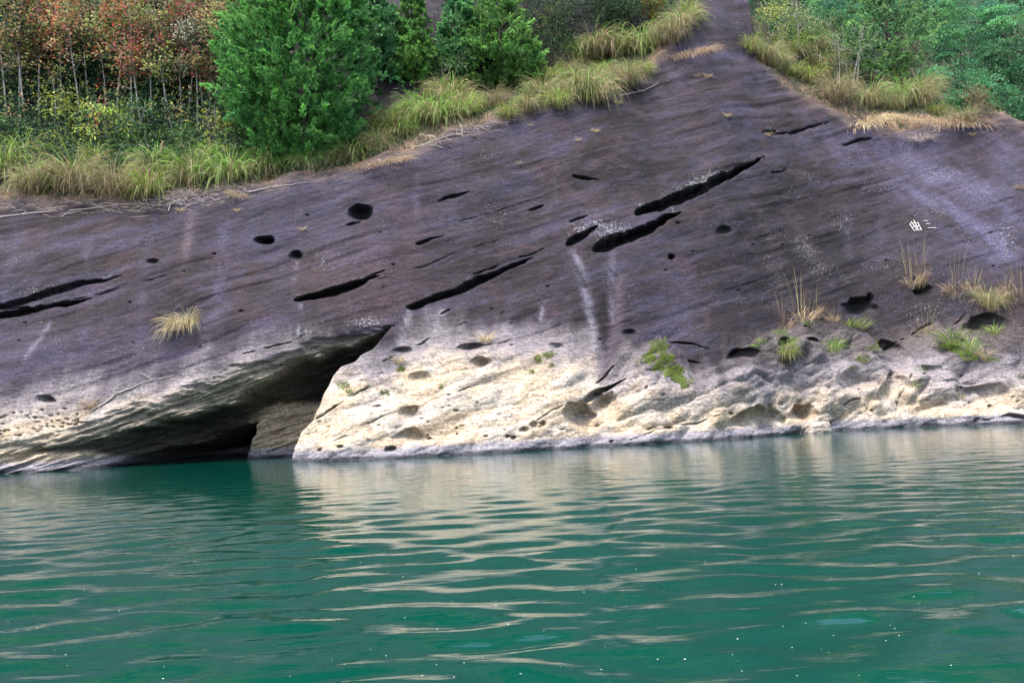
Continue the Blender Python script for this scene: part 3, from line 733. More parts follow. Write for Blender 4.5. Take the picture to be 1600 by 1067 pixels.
G['reed'] = [proto('reed_clump', blades(15, .2, 1.25, .5, .8, R(s), [(.40, .33, .17), (.33, .31, .12), (.46, .33, .2)], STRAW, .009, lean=(0, .4)), blades(90, .26, .55, .8, 1.9, R(s + 50), [(.45, .33, .22), (.5, .38, .26), (.36, .22, .15)], STRAW, .012)) for s in (151, 152, 153)]
G['fresh'] = [proto('fresh_grass', blades(75, .3, 1.1, .9, 1.6, R(s), LIME + GREEN, LIME, .018, base_f=.3), blades(40, .25, 1.0, .9, 1.6, R(s + 9), STRAW, STRAW, .022)) for s in (161, 162)]
G['tuft'] = [proto('dry_tuft', blades(150, .16, 1.0, .9, 1.7, R(s), [(.55, .45, .28), (.48, .36, .2), (.6, .52, .34)], STRAW, .016)) for s in (171, 172)]
G['hang'] = [proto('hanging_tuft', blades(420, .36, .9, .8, 3.2, R(181), [(.50, .43, .27), (.42, .35, .2), (.36, .34, .16)], STRAW, .016, down=.6, lean=(.2, 1.4)), blades(22, .25, 1.0, .7, 1.8, R(182), OLIVE, OLIVE, .016))]
G['white'] = [proto('bleached_tuft', blades(160, .3, 1.0, 1, 2.6, R(191), [(.50, .45, .45), (.42, .37, .36), (.36, .29, .24)], [(.4, .35, .33)], .022, lean=(.3, 1.4), down=.4))]

ORD = ['first', 'second', 'third', 'fourth', 'fifth', 'sixth', 'seventh', 'eighth', 'ninth', 'tenth', 'eleventh', 'twelfth', 'thirteenth', 'fourteenth',
       'fifteenth', 'sixteenth', 'seventeenth', 'eighteenth', 'nineteenth', 'twentieth', 'twenty-first', 'twenty-second', 'twenty-third', 'twenty-fourth', 'twenty-fifth', 'twenty-sixth']
LOOK = {'green': 'arching green', 'mixed': 'olive and straw', 'lime': 'bright lime', 'dry': 'dry tawny', 'mat': 'flattened straw', 'reed': 'tall reedy', 'fresh': 'fresh green', 'tuft': 'small straw', 'hang': 'drooping', 'white': 'bleached'}
pr = random.Random(5)
def plant(kind, px, py, hpx, label, group=None, wide=1.0, name=None):
    P = ground(px, py)
    s = hpx / pxm(P)
    me = pr.choice(G[kind])
    o = bpy.data.objects.new(name or {'mat': 'straw_mat', 'reed': 'reed_clump'}.get(kind, 'grass_tussock'), me)
    COL.objects.link(o)
    o.location = P
    o.rotation_euler = (pr.uniform(-.06, .06), pr.uniform(-.1, .1), pr.uniform(-.35, .35))
    dome = .74 if kind in ('green', 'mixed', 'lime', 'dry') else 1.0
    o.scale = (s * wide * dome * pr.choice((-1, 1)) * pr.uniform(.9, 1.1), s * dome * pr.uniform(.95, 1.1), s * (1.0 if dome < 1 else 1) * pr.uniform(.93, 1.1))
    tag(o, label, {'mat': 'dry grass', 'reed': 'reeds'}.get(kind, 'grass'), group)
    return o
rows = [
 ('rock-edge row below the thin trees', 'grass tussocks on the rock edge, left',
  [('green', 6, 272, 58), ('mixed', 58, 294, 52), ('mixed', 118, 294, 72), ('dry', 180, 301, 70), ('lime', 230, 303, 60), ('green', 298, 284, 64), ('green', 358, 283, 60), ('green', 418, 270, 46)]),
 ('back row under the thin trees', 'grass tussocks behind the rock edge, left',
  [('green', 38, 254, 50), ('lime', 148, 262, 46), ('green', 240, 268, 54), ('green', 330, 256, 46)]),
 ('group at the foot of the large juniper', 'grass at the foot of the large juniper',
  [('green', 478, 260, 36), ('mixed', 520, 256, 34), ('green', 552, 250, 46), ('mixed', 590, 232, 40)]),
 ('row between the large and the rounded juniper', 'grass tussocks on the middle rock edge',
  [('lime', 605, 205, 52), ('green', 622, 216, 44), ('mixed', 640, 180, 34), ('green', 655, 186, 50), ('green', 682, 190, 56), ('mixed', 705, 160, 50), ('lime', 724, 178, 46), ('green', 690, 150, 38), ('lime', 745, 172, 34), ('lime', 797, 182, 34), ('dry', 772, 165, 40), ('mixed', 826, 170, 34)]),
 ('row right of the rounded juniper', 'grass tussocks right of the rounded juniper',
  [('mixed', 848, 150, 40), ('lime', 872, 165, 44), ('lime', 862, 128, 38), ('mixed', 902, 148, 50), ('mixed', 925, 152, 56), ('dry', 890, 118, 40), ('lime', 946, 118, 34), ('dry', 966, 132, 46), ('mixed', 985, 128, 40), ('lime', 1006, 112, 28)]),
 ('upper row left of the bare gully', 'grass tussocks beside the bare gully',
  [('mixed', 935, 84, 50), ('mixed', 962, 86, 50), ('green', 905, 90, 34), ('green', 1005, 82, 52), ('mixed', 1038, 66, 42), ('dry', 1048, 62, 44), ('mixed', 1070, 42, 40), ('lime', 1082, 26, 30)]),
 ('upper group right of the bare gully', 'grass on the right bench',
  [('lime', 1176, 82, 34), ('mixed', 1198, 96, 40), ('dry', 1212, 104, 36), ('lime', 1222, 98, 28), ('green', 1240, 88, 44), ('mixed', 1268, 80, 40), ('lime', 1246, 118, 28), ('lime', 1272, 128, 38), ('dry', 1306, 152, 52), ('mixed', 1290, 110, 40)]),
 ('group under the right-hand conifer', 'grass under the right-hand conifer',
  [('mixed', 1365, 160, 40), ('green', 1412, 158, 42), ('mixed', 1440, 152, 46), ('dry', 1462, 134, 46), ('lime', 1470, 162, 26), ('dry', 1498, 150, 36), ('dry', 1400, 168, 34)]),
]
for phrase, grp, items in rows:
    items = sorted(items, key=lambda q: q[1])
    for i, (k_, a, b, h) in enumerate(items):
        plant(k_, a, b, h, f'{LOOK[k_]} tussock, {ORD[i]} from left, {phrase}', grp, wide=1.05)
singles = [('mat', 1078, 84, 26, 'flattened pale straw mat on the bare rock gully near the top', 1.5), ('mat', 1352, 188, 28, 'wide straw mat at the rock edge under the right-hand conifer', 1.3),
 ('mat', 1492, 190, 32, 'broad straw mat at the rock edge near the right border', 1.6), ('mat', 1432, 184, 22, 'thin straw mat between the two broad mats on the right', 1.4), ('mat', 596, 252, 26, 'straw mat lying at the rock edge right of the large juniper', 1.7),
 ('white', 1440, 216, 26, 'bleached dead tuft hanging below the right-hand straw mats', 1.0), ('mat', 372, 300, 14, 'small straw mat on the rock edge left of the large juniper', 1.2),
 ('hang', 288, 504, 42, 'shaggy drooping grass tuft alone on the left rock face', 1.1), ('tuft', 140, 636, 24, 'pale yellow tuft on the white slab beside the fallen stick', 1.0),
 ('tuft', 760, 532, 24, 'pale spiky tuft above the white rock foot in the middle', 1.4), ('tuft', 624, 566, 22, 'thin bleached tuft beside the tip of the cave', .9),
 ('reed', 1424, 442, 60, 'tall reed clump below the white painted characters', .8), ('reed', 1438, 436, 74, 'thin tallest reeds just right under the painted characters', .5),
 ('reed', 1490, 456, 66, 'reddish reed clump second from the right border on the dark ledge', .9), ('reed', 1520, 452, 36, 'low dry reeds between the two reed clumps at right', 1.2),
 ('dry', 1546, 478, 42, 'tawny arching grass on the dark ledge near the right border', 1.0), ('reed', 1592, 462, 62, 'reed clump at the right border above the pale foot', 1.0), ('reed', 1568, 462, 36, 'short dry reeds left of the reed clump at the right border', 1.1),
 ('reed', 1228, 510, 46, 'dry reeds on the left end of the grassy shelf', 1.0), ('reed', 1254, 498, 62, 'tallest dry reeds on the middle of the grassy shelf', 1.0), ('reed', 1274, 490, 48, 'dry reeds at the crest of the grassy shelf', .8),
 ('reed', 1302, 500, 40, 'thin reeds left of the dark round hole above the shelf', .9), ('fresh', 1328, 508, 20, 'low fresh green grass under the dark round hole', 1.7), ('fresh', 1346, 510, 18, 'reddish green grass right below the dark round hole', 1.6),
 ('fresh', 1302, 546, 34, 'bright green grass on the middle of the grey bulge', .9), ('lime', 1232, 560, 34, 'yellow green grass left of the small shadowed hole on the bulge', .8),
 ('reed', 1448, 518, 34, 'wispy grass on the ledge crack below the tall reeds', 1.1), ('fresh', 1490, 532, 34, 'green grass hanging left of the dark cavity at right', 1.1), ('fresh', 1514, 545, 32, 'green grass below the dark cavity at right', .8),
 ('tuft', 1536, 560, 30, 'bleached thin grass below the moss at right', 1.0), ('fresh', 1555, 520, 22, 'sparse green plant inside the dark cavity at right', 1.2)]
for k_, a, b, h, lb, w in singles:
    plant(k_, a, b, h, lb, None, w)
bits = [(1138, 182, 9, 'right below the bare gully'), (1202, 210, 10, 'beside the upper dark notch'), (1090, 119, 8, 'left one of two near the top gully'), (1106, 119, 9, 'right one of two near the top gully'), (968, 161, 10, 'below the grass row in the middle'),
        (932, 205, 10, 'on the upper middle face'), (905, 219, 8, 'left of another on the upper middle face'), (472, 358, 9, 'above the small dark hole'), (1594, 294, 12, 'by the right border'), (1520, 210, 9, 'under the right-hand straw mats'),
        (830, 196, 7, 'under the lime tussocks in the middle'), (283, 328, 9, 'below the dead brush on the left'), (370, 328, 8, 'right of the dead brush on the left'), (812, 255, 7, 'on the purple face left of the long slots')]
for a, b, h, w in bits:
    plant('tuft', a, b, h * 1.1, f'tiny straw tuft on the rock {w}', 'tiny straw tufts on the rock', 1.3, 'straw_tuft')

# ------------------------------------------------------------------ conifers
def conifer(px, py, hpx, wpx, n, seed, pal, label, blunt=.75, taper=0.8, group=None, tilt=0.0, ppl=0.215):
    r = R(seed); P = ground(px, py); sc = pxm(P); H = hpx / sc; Rr = wpx / sc / 2
    root = empty('conifer_tree', P)
    tag(root, label, 'tree', group)
    kk = 40
    m = n // kk
    nbg = 60 + n // 400                                   # boughs, each a mass of plumes with gaps between
    hb = r.beta(1.15, 1.35, nbg); ab = r.uniform(0, 2 * math.pi, nbg); kb = r.integers(0, nbg, m)
    dh, da = r.normal(size=m), r.normal(size=m)
    h = np.clip(hb[kb] + dh * .04, 0.0, 1.0); az = ab[kb] + da * .30
    swell = np.exp(-.35 * (dh ** 2 + da ** 2))
    prof = np.sin(np.pi * np.clip(h * 0.92 + 0.06, 0, 1) ** taper) ** blunt
    env = 1 + 0.22 * perlin(np.cos(az) * 2.2 + seed, h * 5 + np.sin(az) * 2.2, seed) + 0.10 * r.normal(size=m)
    fr = np.where(r.random(m) < 0.62, r.uniform(.80, 1.0, m) * (.78 + .26 * swell), r.uniform(.08, .75, m))
    rad = Rr * prof * env * fr
    cz = H * (0.0 + 1.0 * h)
    Cc = np.stack([np.cos(az) * rad + tilt * cz, np.sin(az) * rad, cz], -1)
    outd = np.stack([np.cos(az), np.sin(az), np.zeros(m)], -1)
    ax = unit(outd * r.uniform(.4, 1.0, (m, 1)) + np.array([0, 0, 1.0]) * r.uniform(.0, 1.0, (m, 1)) + .35 * r.normal(size=(m, 3)))
    pl = r.uniform(.6, 1.5, m) * min(0.46, Rr * .32)
    # leaves along every plume
    t = r.random((m, kk)); 
    pos = Cc[:, None] + ax[:, None] * (t * pl[:, None])[..., None] + r.normal(size=(m, kk, 3)) * (0.26 * pl[:, None] * (1.08 - t))[..., None] * .55
    dirs = ax[:, None] * 1.5 + .55 * r.normal(size=(m, kk, 3))
    nl = m * kk
    V_, F_ = leaf_quads(pos.reshape(-1, 3), dirs.reshape(-1, 3), r.normal(size=(nl, 3)), ppl * r.uniform(.6, 1.3, nl), ppl * .36 * r.uniform(.7, 1.3, nl))
    cc = pick(pal, nbg, r, .16)[kb] * (1 + .2 * r.normal(size=(m, 1))).clip(.5, 1.6)
    cols = np.repeat(cc, kk, 0) * (1 + .22 * r.normal(size=(nl, 1))).clip(.5, 1.7)
    tipc = (t.reshape(-1, 1) > .7) * np.array([.25, .18, .05])
    cols = cols * (1 + tipc)
    mesh_np('crown', V_, F_, M_NEEDLE, np.repeat(cols, 4, 0), False, parent=root)
    tp = [(0, 0, -.4)] + [(tilt * H * q + .05 * math.sin(q * 9 + seed), .05 * math.cos(q * 7), H * q) for q in (.1, .3, .5, .7, .9)]
    parts = [tube(tp, [.05 * Rr + .05, .045 * Rr + .045, .04 * Rr + .03, .03 * Rr + .02, .02 * Rr + .015, .01], 7)]
    for q in range(14):
        hh = r.uniform(.08, .75) * H; a = r.uniform(0, 6.28); L_ = Rr * .75
        p0 = np.array([tilt * hh, 0, hh]); p1 = p0 + np.array([math.cos(a) * L_ * .5, math.sin(a) * L_ * .5, .22 * L_]); p2 = p0 + np.array([math.cos(a) * L_, math.sin(a) * L_, .6 * L_])
        parts.append(tube([p0, p1, p2], [.03 + .012 * Rr, .02 + .005 * Rr, .006], 5))
    v, f = join(parts); mesh_np('trunk', v, f, M_BARKD, None, True, parent=root)
    return root
JUN = [(.11, .27, .07), (.13, .31, .08), (.085, .22, .06), (.17, .36, .10), (.09, .23, .07)]
JUNB = [(.095, .26, .11), (.13, .31, .135), (.075, .21, .09), (.15, .34, .135)]
JUNL = [(.12, .30, .08), (.15, .35, .095), (.095, .24, .07), (.18, .39, .11)]
conifer(478, 248, 390, 214, 120000, 1, JUN, 'large bushy juniper at the rock edge, biggest tree in the picture', taper=.75)
conifer(408, 238, 290, 84, 24000, 2, JUN, 'juniper partly hidden behind the left side of the large juniper', taper=.8)
conifer(586, 128, 152, 74, 24000, 3, JUNB, 'blue-green conifer just right of the large juniper', taper=.6, blunt=1.0)
conifer(650, 134, 156, 52, 20000, 4, JUNL, 'slim cypress-like conifer right of the blue-green one', taper=.6, blunt=.9)
conifer(722, 112, 135, 62, 20000, 5, JUNB, 'conifer with drooping crown left behind the rounded juniper', taper=.6, blunt=1.0)
conifer(784, 134, 146, 118, 32000, 6, JUNL, 'rounded juniper above the grass row in the middle', taper=.6, blunt=.8)
conifer(1394, 132, 175, 112, 24000, 7, [(.13, .24, .09), (.16, .28, .11), (.10, .19, .08), (.20, .31, .13)], 'feathery conifer on the right bench above the green grass', taper=.75, tilt=-.03)

# ------------------------------------------------------------------ leafy trees and shrubs
def leafy(name, label, cat, P, H, W, n, pal, seed, leaf=.13, trunk=.05, crown_from=.45, lean=(0, 0), bark=None, nb=12, droop=0.0, clump=.45, group=None, stems=1, round_=False, narrow=.42):
    r = R(seed); root = empty(name, P); tag(root, label, cat, group)
    parts, tips = [], []
    for sI in range(stems):
        wob_ = r.normal(size=2) * .12
        off = r.normal(size=2) * (.12 * (stems > 1)) * W
        q = np.linspace(0, 1, 7)
        tx = off[0] + lean[0] * H * q + wob_[0] * np.sin(q * 5 + seed) * H * .12 + (off[0] * 1.5 * q if stems > 1 else 0)
        ty = off[1] + lean[1] * H * q + wob_[1] * np.sin(q * 4 + seed) * H * .12
        pts = np.stack([tx, ty, -.3 + (H * .93 + .3) * q], -1)
        parts.append(tube(pts, trunk * (1 - .85 * q) + .006, 6))
        for b in range(nb):
            t0 = r.uniform(crown_from * .8, .92); i0 = t0 * 6; i_ = int(i0); p0 = pts[i_] * (1 - (i0 - i_)) + pts[min(i_ + 1, 6)] * (i0 - i_)
            a = r.uniform(0, 6.28); prof_ = math.sin(math.pi * min(1, max(.08, (t0 - crown_from * .7) / (1.02 - crown_from * .7)))) ** .6 if round_ else 1 - .45 * abs(t0 - .75)
            L_ = W * .5 * prof_ * r.uniform(.6, 1.05); up = r.uniform(.3, .9) - droop
            d = np.array([math.cos(a), math.sin(a), up]); d /= np.linalg.norm(d)
            p1 = p0 + d * L_ * .5 + r.normal(size=3) * .05; p2 = p0 + d * L_ + np.array([0, 0, -droop * .3 * L_]) + r.normal(size=3) * .08
            parts.append(tube([p0, p1, p2], [trunk * .42 * (1.1 - t0) + .008, trunk * .2 * (1.1 - t0) + .006, .004], 4))
            tips += [p2, p2, p0 * .4 + p2 * .6, p1]
            for c in range(2):
                e = p1 + (p2 - p1) * r.random() + r.normal(size=3) * L_ * .28
                parts.append(tube([p1 + (p2 - p1) * .3, e], [.007, .004], 3)); tips.append(e)
        tips.append(pts[-1])
    tips = np.array(tips)
    k = r.integers(0, len(tips), n)
    sprd = clump * W * .30
    pos = tips[k] + r.normal(size=(n, 3)) * np.array([1, 1, .65]) * sprd * .55
    cl_c = pick(pal, len(tips), r, .15)
    cols = cl_c[k] * (1 + .2 * r.normal(size=(n, 1))).clip(.5, 1.6)
    dirs = (pos - tips[k]) * 1.5 / sprd + r.normal(size=(n, 3)) * .6 + np.array([0, 0, -droop])
    nrm = np.array([0, -.25, .9]) + .55 * r.normal(size=(n, 3))
    V_, F_ = leaf_quads(pos, dirs, nrm, leaf * r.uniform(.6, 1.3, n), leaf * narrow * r.uniform(.8, 1.2, n))
    mesh_np('crown', V_, F_, M_LEAF, np.repeat(cols, 4, 0), False, parent=root)
    v, f = join(parts); mesh_np('trunk' if stems == 1 else 'stems', v, f, bark or M_BARK, None, True, parent=root)
    return root
RED = [(.52, .10, .09), (.52, .19, .15), (.40, .24, .12), (.50, .36, .26), (.26, .30, .10), (.20, .27, .09)]
ORG = [(.50, .30, .17), (.42, .34, .14), (.46, .24, .16), (.30, .33, .12), (.20, .28, .09)]
OLV = [(.26, .33, .10), (.36, .38, .14), (.17, .25, .08), (.40, .32, .15)]
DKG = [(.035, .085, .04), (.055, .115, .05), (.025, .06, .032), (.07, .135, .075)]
YEL = [(.28, .33, .05), (.36, .38, .08), (.20, .27, .05)]
FGR = [(.09, .20, .06), (.13, .25, .075), (.065, .15, .05), (.17, .28, .10)]
YEL = [(.40, .48, .08), (.50, .56, .12), (.30, .40, .08)]
MIX = [(.36, .055, .04), (.34, .2, .08), (.2, .22, .06), (.4, .14, .09), (.13, .17, .05)]
thin = [(46, 220, -.10, OLV, 'olive'), (8, 205, -.05, RED, 'red'), (108, 210, -.12, ORG, 'orange'), (122, 206, -.06, RED, 'red'), (142, 186, -.08, ORG, 'orange'), (164, 180, -.06, OLV, 'olive'), (206, 226, -.01, RED, 'red'), (222, 190, -.1, MIX, 'mixed red and olive'),
        (240, 182, -.03, ORG, 'orange'), (264, 200, -.06, RED, 'red'), (275, 228, -.14, OLV, 'olive'), (282, 202, 0, ORG, 'orange'), (297, 194, -.03, RED, 'red'), (307, 226, -.02, MIX, 'mixed red and olive'), (330, 200, .02, OLV, 'olive'), (352, 196, 0, ORG, 'orange'),
        (68, 190, -.05, MIX, 'mixed red and olive'), (90, 178, 0, RED, 'red'), (186, 176, .03, MIX, 'mixed red and olive'), (30, 180, .03, ORG, 'orange')]
thin.sort(key=lambda q: q[0])
for i, (a, b, ln, pal, nm) in enumerate(thin):
    P = ground(a, b); sc = pxm(P)
    H = (b + 15 + 25 * math.sin(i * 2.3)) / sc
    leafy('thin_tree', f'thin grey-stemmed tree with {nm} leaves, {ORD[i]} trunk from the left', 'tree', P, H, 2.7, 700, pal, 300 + i, leaf=.22, trunk=.05, crown_from=.5, lean=(ln, .0), nb=17, clump=.5, group='thin trees on the left bench')
P = ground(312, 205); leafy('pale_tree', 'slender tree with whitish grey-green leaves beside the large juniper', 'tree', P, 165 / pxm(P), 2.3, 1500, [(.42, .46, .34), (.34, .38, .25), (.5, .52, .42)], 340, leaf=.15, trunk=.045, crown_from=.6, nb=12, clump=.8)
P = ground(340, 215); leafy('brown_leaf_tree', 'small tree with russet brown leaves left of the large juniper', 'tree', P, 120 / pxm(P), 1.9, 900, [(.22, .11, .07), (.16, .10, .05), (.28, .16, .10)], 341, leaf=.13, trunk=.035, crown_from=.55, nb=10, clump=.8)
shr = [(98, 212, 92, 2.4, YEL, 'yellow-leaved shrub with drooping leaves left among the thin trunks'), (168, 238, 74, 2.2, YEL, 'yellow-green shrub in front of the second dark gap between trunks'), (198, 244, 84, 2.0, YEL + FGR, 'leafy lime shrub beside the single straight trunk'),
       (345, 246, 84, 2.8, FGR + YEL, 'green shrub against the left side of the large juniper'), (28, 232, 60, 1.8, FGR, 'low green shrub near the left border'), (112, 240, 44, 2.0, FGR + YEL, 'low leafy shrub below the yellow-leaved shrub'), (300, 246, 50, 1.8, FGR, 'small dark green shrub beneath the pale tree'), (245, 240, 48, 1.9, FGR, 'low green shrub left of the leaning trunk')]
for i, (a, b, h, w, pal, lb) in enumerate(shr):
    P = ground(a, b); leafy('leafy_shrub', lb, 'shrub', P, h / pxm(P), w, 620, pal, 360 + i, leaf=.27, trunk=.022, crown_from=.35, nb=6, stems=4, droop=.5, clump=.55, narrow=.3)
# dark evergreen undergrowth trees behind the thin trunks
bk = [(-20, 168), (30, 162), (75, 158), (118, 160), (160, 156), (205, 158), (250, 160), (295, 158), (340, 156), (385, 150)]
for i, (a, b) in enumerate(bk):
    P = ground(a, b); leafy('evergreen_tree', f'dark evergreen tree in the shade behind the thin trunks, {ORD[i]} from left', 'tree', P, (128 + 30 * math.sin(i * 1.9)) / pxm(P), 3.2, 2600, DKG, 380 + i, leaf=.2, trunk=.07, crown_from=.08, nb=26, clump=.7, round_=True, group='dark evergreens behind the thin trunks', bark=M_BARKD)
tall = [(10, 120, ORG), (60, 112, OLV), (112, 118, OLV + FGR), (160, 108, ORG), (210, 115, OLV), (262, 110, OLV + FGR), (318, 112, ORG), (368, 108, OLV)]
for i, (a, b, pal) in enumerate(tall):
    P = ground(a, b); leafy('slope_tree', f'autumn-coloured tree high behind the thin trees, {ORD[i]} from left', 'tree', P, 200 / pxm(P), 4.4, 1300, pal, 400 + i, leaf=.25, trunk=.07, crown_from=.3, nb=24, clump=.5, group='autumn trees high on the left', round_=True)
mid = [(690, 128, 50, 2.4, FGR, 'small grey-green shrub between the slim conifer and the drooping one'), (862, 98, 120, 4.0, DKG, 'dark bush right behind the rounded juniper'), (905, 72, 110, 4.2, DKG, 'dark blue-green bush above the upper grass row'), (950, 50, 90, 4.0, DKG, 'dark bush at the top border, middle'),
       (1000, 36, 80, 4.0, DKG + FGR, 'dark bush at the top border near the gully'), (1045, 30, 60, 3.0, FGR, 'green shrub at the top beside the gully'), (868, 78, 80, 2.4, YEL + FGR, 'light yellow-green leafy shrub right of the rounded juniper'), (1020, 30, 34, 1.2, [(.5, .38, .05)], 'yellow-leaved sprig at the top near the gully'),
       (1318, 138, 92, 3.2, FGR + [(.22, .3, .12)], 'round leafy green bush left of the right-hand conifer'), (1298, 100, 80, 2.6, FGR + PALEG, 'pale leafy shrub behind the round green bush'), (1340, 60, 90, 2.6, DKG + FGR, 'shrub behind the right-hand conifer'), (1215, 66, 56, 2.2, PALEG + YEL, 'thin pale shrub right of the gully'),
       (1240, 62, 60, 2.6, PALEG + FGR, 'wispy pale shrub right of the gully, further up'), (1275, 62, 66, 2.4, PALEG + FGR, 'light shrub between the sapling and the bush'), (1455, 118, 70, 2.0, [(.2, .14, .1), (.16, .14, .07)], 'brownish half-bare shrub right of the right-hand conifer'), (1520, 140, 44, 2.0, [(.25, .2, .1), (.2, .2, .08)], 'brown twiggy shrub on the right crest')]
for i, (a, b, h, w, pal, lb) in enumerate(mid):
    P = ground(a, b); big = w > 3.5
    leafy('leafy_shrub', lb, 'shrub', P, h / pxm(P), w, 3200 if big else 1000, pal, 430 + i, leaf=.17, trunk=.03, crown_from=.12, nb=14 if big else 7, stems=3, clump=.7, round_=True, bark=M_BARKD if big else None)
P = ground(1252, 96); leafy('bare_sapling', 'thin nearly bare grey sapling right of the gully', 'tree', P, 130 / pxm(P), 1.8, 160, PALEG, 460, leaf=.12, trunk=.05, crown_from=.35, nb=14, clump=.8)

# ------------------------------------------------------------------ wooded hill beyond the right crest
hx, hy = np.meshgrid(np.linspace(0, 95, 70), np.linspace(67, 150, 60))
hzz = 11 + (hy - 67) * 0.9 + 1.5 * fbm(hx / 14, hy / 14, 3, 71) + 0.5 * fbm(hx / 3, hy / 3, 2, 72) - 6 * sstep(20, 0, hx)
jj, ii = np.meshgrid(np.arange(69), np.arange(59)); a0 = ii * 70 + jj
hq = np.stack([a0, a0 + 1, a0 + 71, a0 + 70], -1).reshape(-1, 4)
hcol = np.zeros(hx.shape + (3,)) + np.array([.03, .045, .022])
hill = mesh_np('wooded_hill', np.stack([hx, hy, hzz], -1).reshape(-1, 3), hq, M_ROCK, hcol.reshape(-1, 3), True, {'lichen': 0 * hx, 'pale': 0 * hx})
tag(hill, 'steep wooded hillside behind the right crest', None, None, 'structure')
HGR = [(.06, .20, .09), (.085, .25, .11), (.04, .13, .07), (.11, .30, .11)]
hill_trees = [(1475, 150, 60), (1535, 178, 60), (1600, 205, 60), (1500, 85, 68), (1562, 112, 66), (1620, 130, 68), (1462, 40, 76), (1530, 40, 76), (1590, 45, 74), (1660, 90, 72), (1400, 20, 84), (1480, -25, 88), (1560, -25, 88), (1630, -10, 86),
              (1225, 58, 74), (1275, 40, 74), (1325, 48, 73), (1330, 10, 88), (1260, 10, 90), (1200, -10, 90), (1340, -50, 98), (1420, -55, 98), (1260, -45, 99), (1180, -50, 99), (1510, -80, 102), (1600, -75, 102), (1690, -40, 92)]
hill_trees.sort(key=lambda q: (q[2] > 62, q[2] > 70, q[2] > 80, q[2] > 95, q[0]))
tier_n = {}
for i, (a, b, Y) in enumerate((a_, b_, y_ + 11) for a_, b_, y_ in hill_trees):
    tier = ['lowest', 'second', 'third', 'fourth', 'topmost'][(Y > 73) + (Y > 81) + (Y > 91) + (Y > 106)]
    tier_n[tier] = tier_n.get(tier, -1) + 1
    d = ray(a, b); t = (Y - CAM[1]) / d[1]; Q = CAM + t * d
    zb = 11 + (Y - 67) * 0.9 - .5 - 6 * float(sstep(20, 0, Q[0]))
    r = R(500 + i); H = max(4.5, Q[2] - zb + 2.2); W = 5.2 + 1.6 * r.random()
    root = empty('broadleaf_tree', (Q[0], Y, zb))
    tag(root, f'green broadleaf tree beyond the right crest, {ORD[tier_n[tier]]} from left in the {tier} row', 'tree', 'broadleaf trees beyond the right crest')
    m = 30; tv = r.uniform(.75, 1.35)
    az = r.uniform(0, 6.28, m); el = r.uniform(-.5, 1, m)
    rr = W * .5 * r.uniform(.45, 1, m)
    cc = np.stack([np.cos(az) * rr * np.sqrt(1 - np.clip(el, 0, 1) ** 2 * .8), np.sin(az) * rr * np.sqrt(1 - np.clip(el, 0, 1) ** 2 * .8), H - 2.4 + el * 2.2], -1)
    cr_ = r.uniform(.75, 1.35, m)
    n = 4200; k = r.integers(0, m, n)
    g = unit(r.normal(size=(n, 3))); g[:, 2] = np.abs(g[:, 2]) * .8 - .12
    pos = cc[k] + g * cr_[k][:, None] * r.uniform(.75, 1.02, (n, 1)) * np.array([1.15, 1.15, .75])
    cols = tv * pick(HGR, m, r, .25)[k] * (1 + .2 * r.normal(size=(n, 1))).clip(.5, 1.6)
    V_, F_ = leaf_quads(pos, g + .7 * r.normal(size=(n, 3)), g + np.array([0, 0, .5]), .24 * r.uniform(.6, 1.3, n), .13 * r.uniform(.7, 1.3, n))
    mesh_np('crown', V_, F_, M_LEAF, np.repeat(cols, 4, 0), False, parent=root)
    parts = [tube([(0, 0, -.5), (.1, 0, H * .3), (0, .1, H * .6), (.05, 0, H - 1.2)], [.16, .13, .09, .03], 6)]
    for q in range(0, m, 4): parts.append(tube([(0, 0, H * r.uniform(.35, .6)), cc[q] * .5 + np.array([0, 0, H * .28]), cc[q]], [.06, .04, .012], 4))
    v, f = join(parts); mesh_np('trunk', v, f, M_BARKD, None, True, parent=root)

n = 24000; r = R(76)
sx, sy = r.uniform(8, 70, n), 67 + 60 * r.random(n) ** 1.3
sz = 11 + (sy - 67) * 0.9 + 1.5 * fbm(sx / 14, sy / 14, 3, 71) - 6 * sstep(20, 0, sx) + r.uniform(0, 1.4, n)
V_, F_ = leaf_quads(np.stack([sx, sy, sz], -1), r.normal(size=(n, 3)), np.array([0, -.4, .8]) + .5 * r.normal(size=(n, 3)), r.uniform(.3, .6, n), r.uniform(.2, .35, n))
tag(mesh_np('hill_scrub', V_, F_, M_LEAF, np.repeat(pick(DKG, n, r) * .7, 4, 0), False), 'scrub covering the wooded hill between its trees', 'scrub', None, 'stuff')
# ------------------------------------------------------------------ ground cover on the bench (grass, herbs, litter)
r = R(77)
sel = np.nonzero((Sg > sedge + .25) & (Sg < sedge + bw + 7 * (1 - rgt)) & (U > -150) & (U < 1700) & (V > -60))
idx = r.integers(0, len(sel[0]), 18000)
Pg = P3[sel][idx] + r.normal(size=(18000, 3)) * np.array([.08, .08, .02])
dd = (Sg - sedge)[sel][idx]
g = np.stack([r.normal(size=18000) * .6, r.normal(size=18000) * .6 - .2, r.uniform(.25, 1, 18000)], -1)
ln = r.uniform(.10, .30, 18000)
V_, F_ = leaf_quads(Pg, g, r.normal(size=(18000, 3)), ln, .05 * r.uniform(.6, 1.6, 18000))
pal = np.where((r.random(18000) < .45 * np.exp(-dd / 1.5))[:, None], pick(STRAW, 18000, r), pick(FGR[:1] + DKG, 18000, r))
cover = mesh_np('ground_cover', V_, F_, M_GRASS, np.repeat(pal, 4, 0), False)
tag(cover, 'low herbs, grass and leaf litter covering the benches between the tussocks', 'ground cover', None, 'stuff')
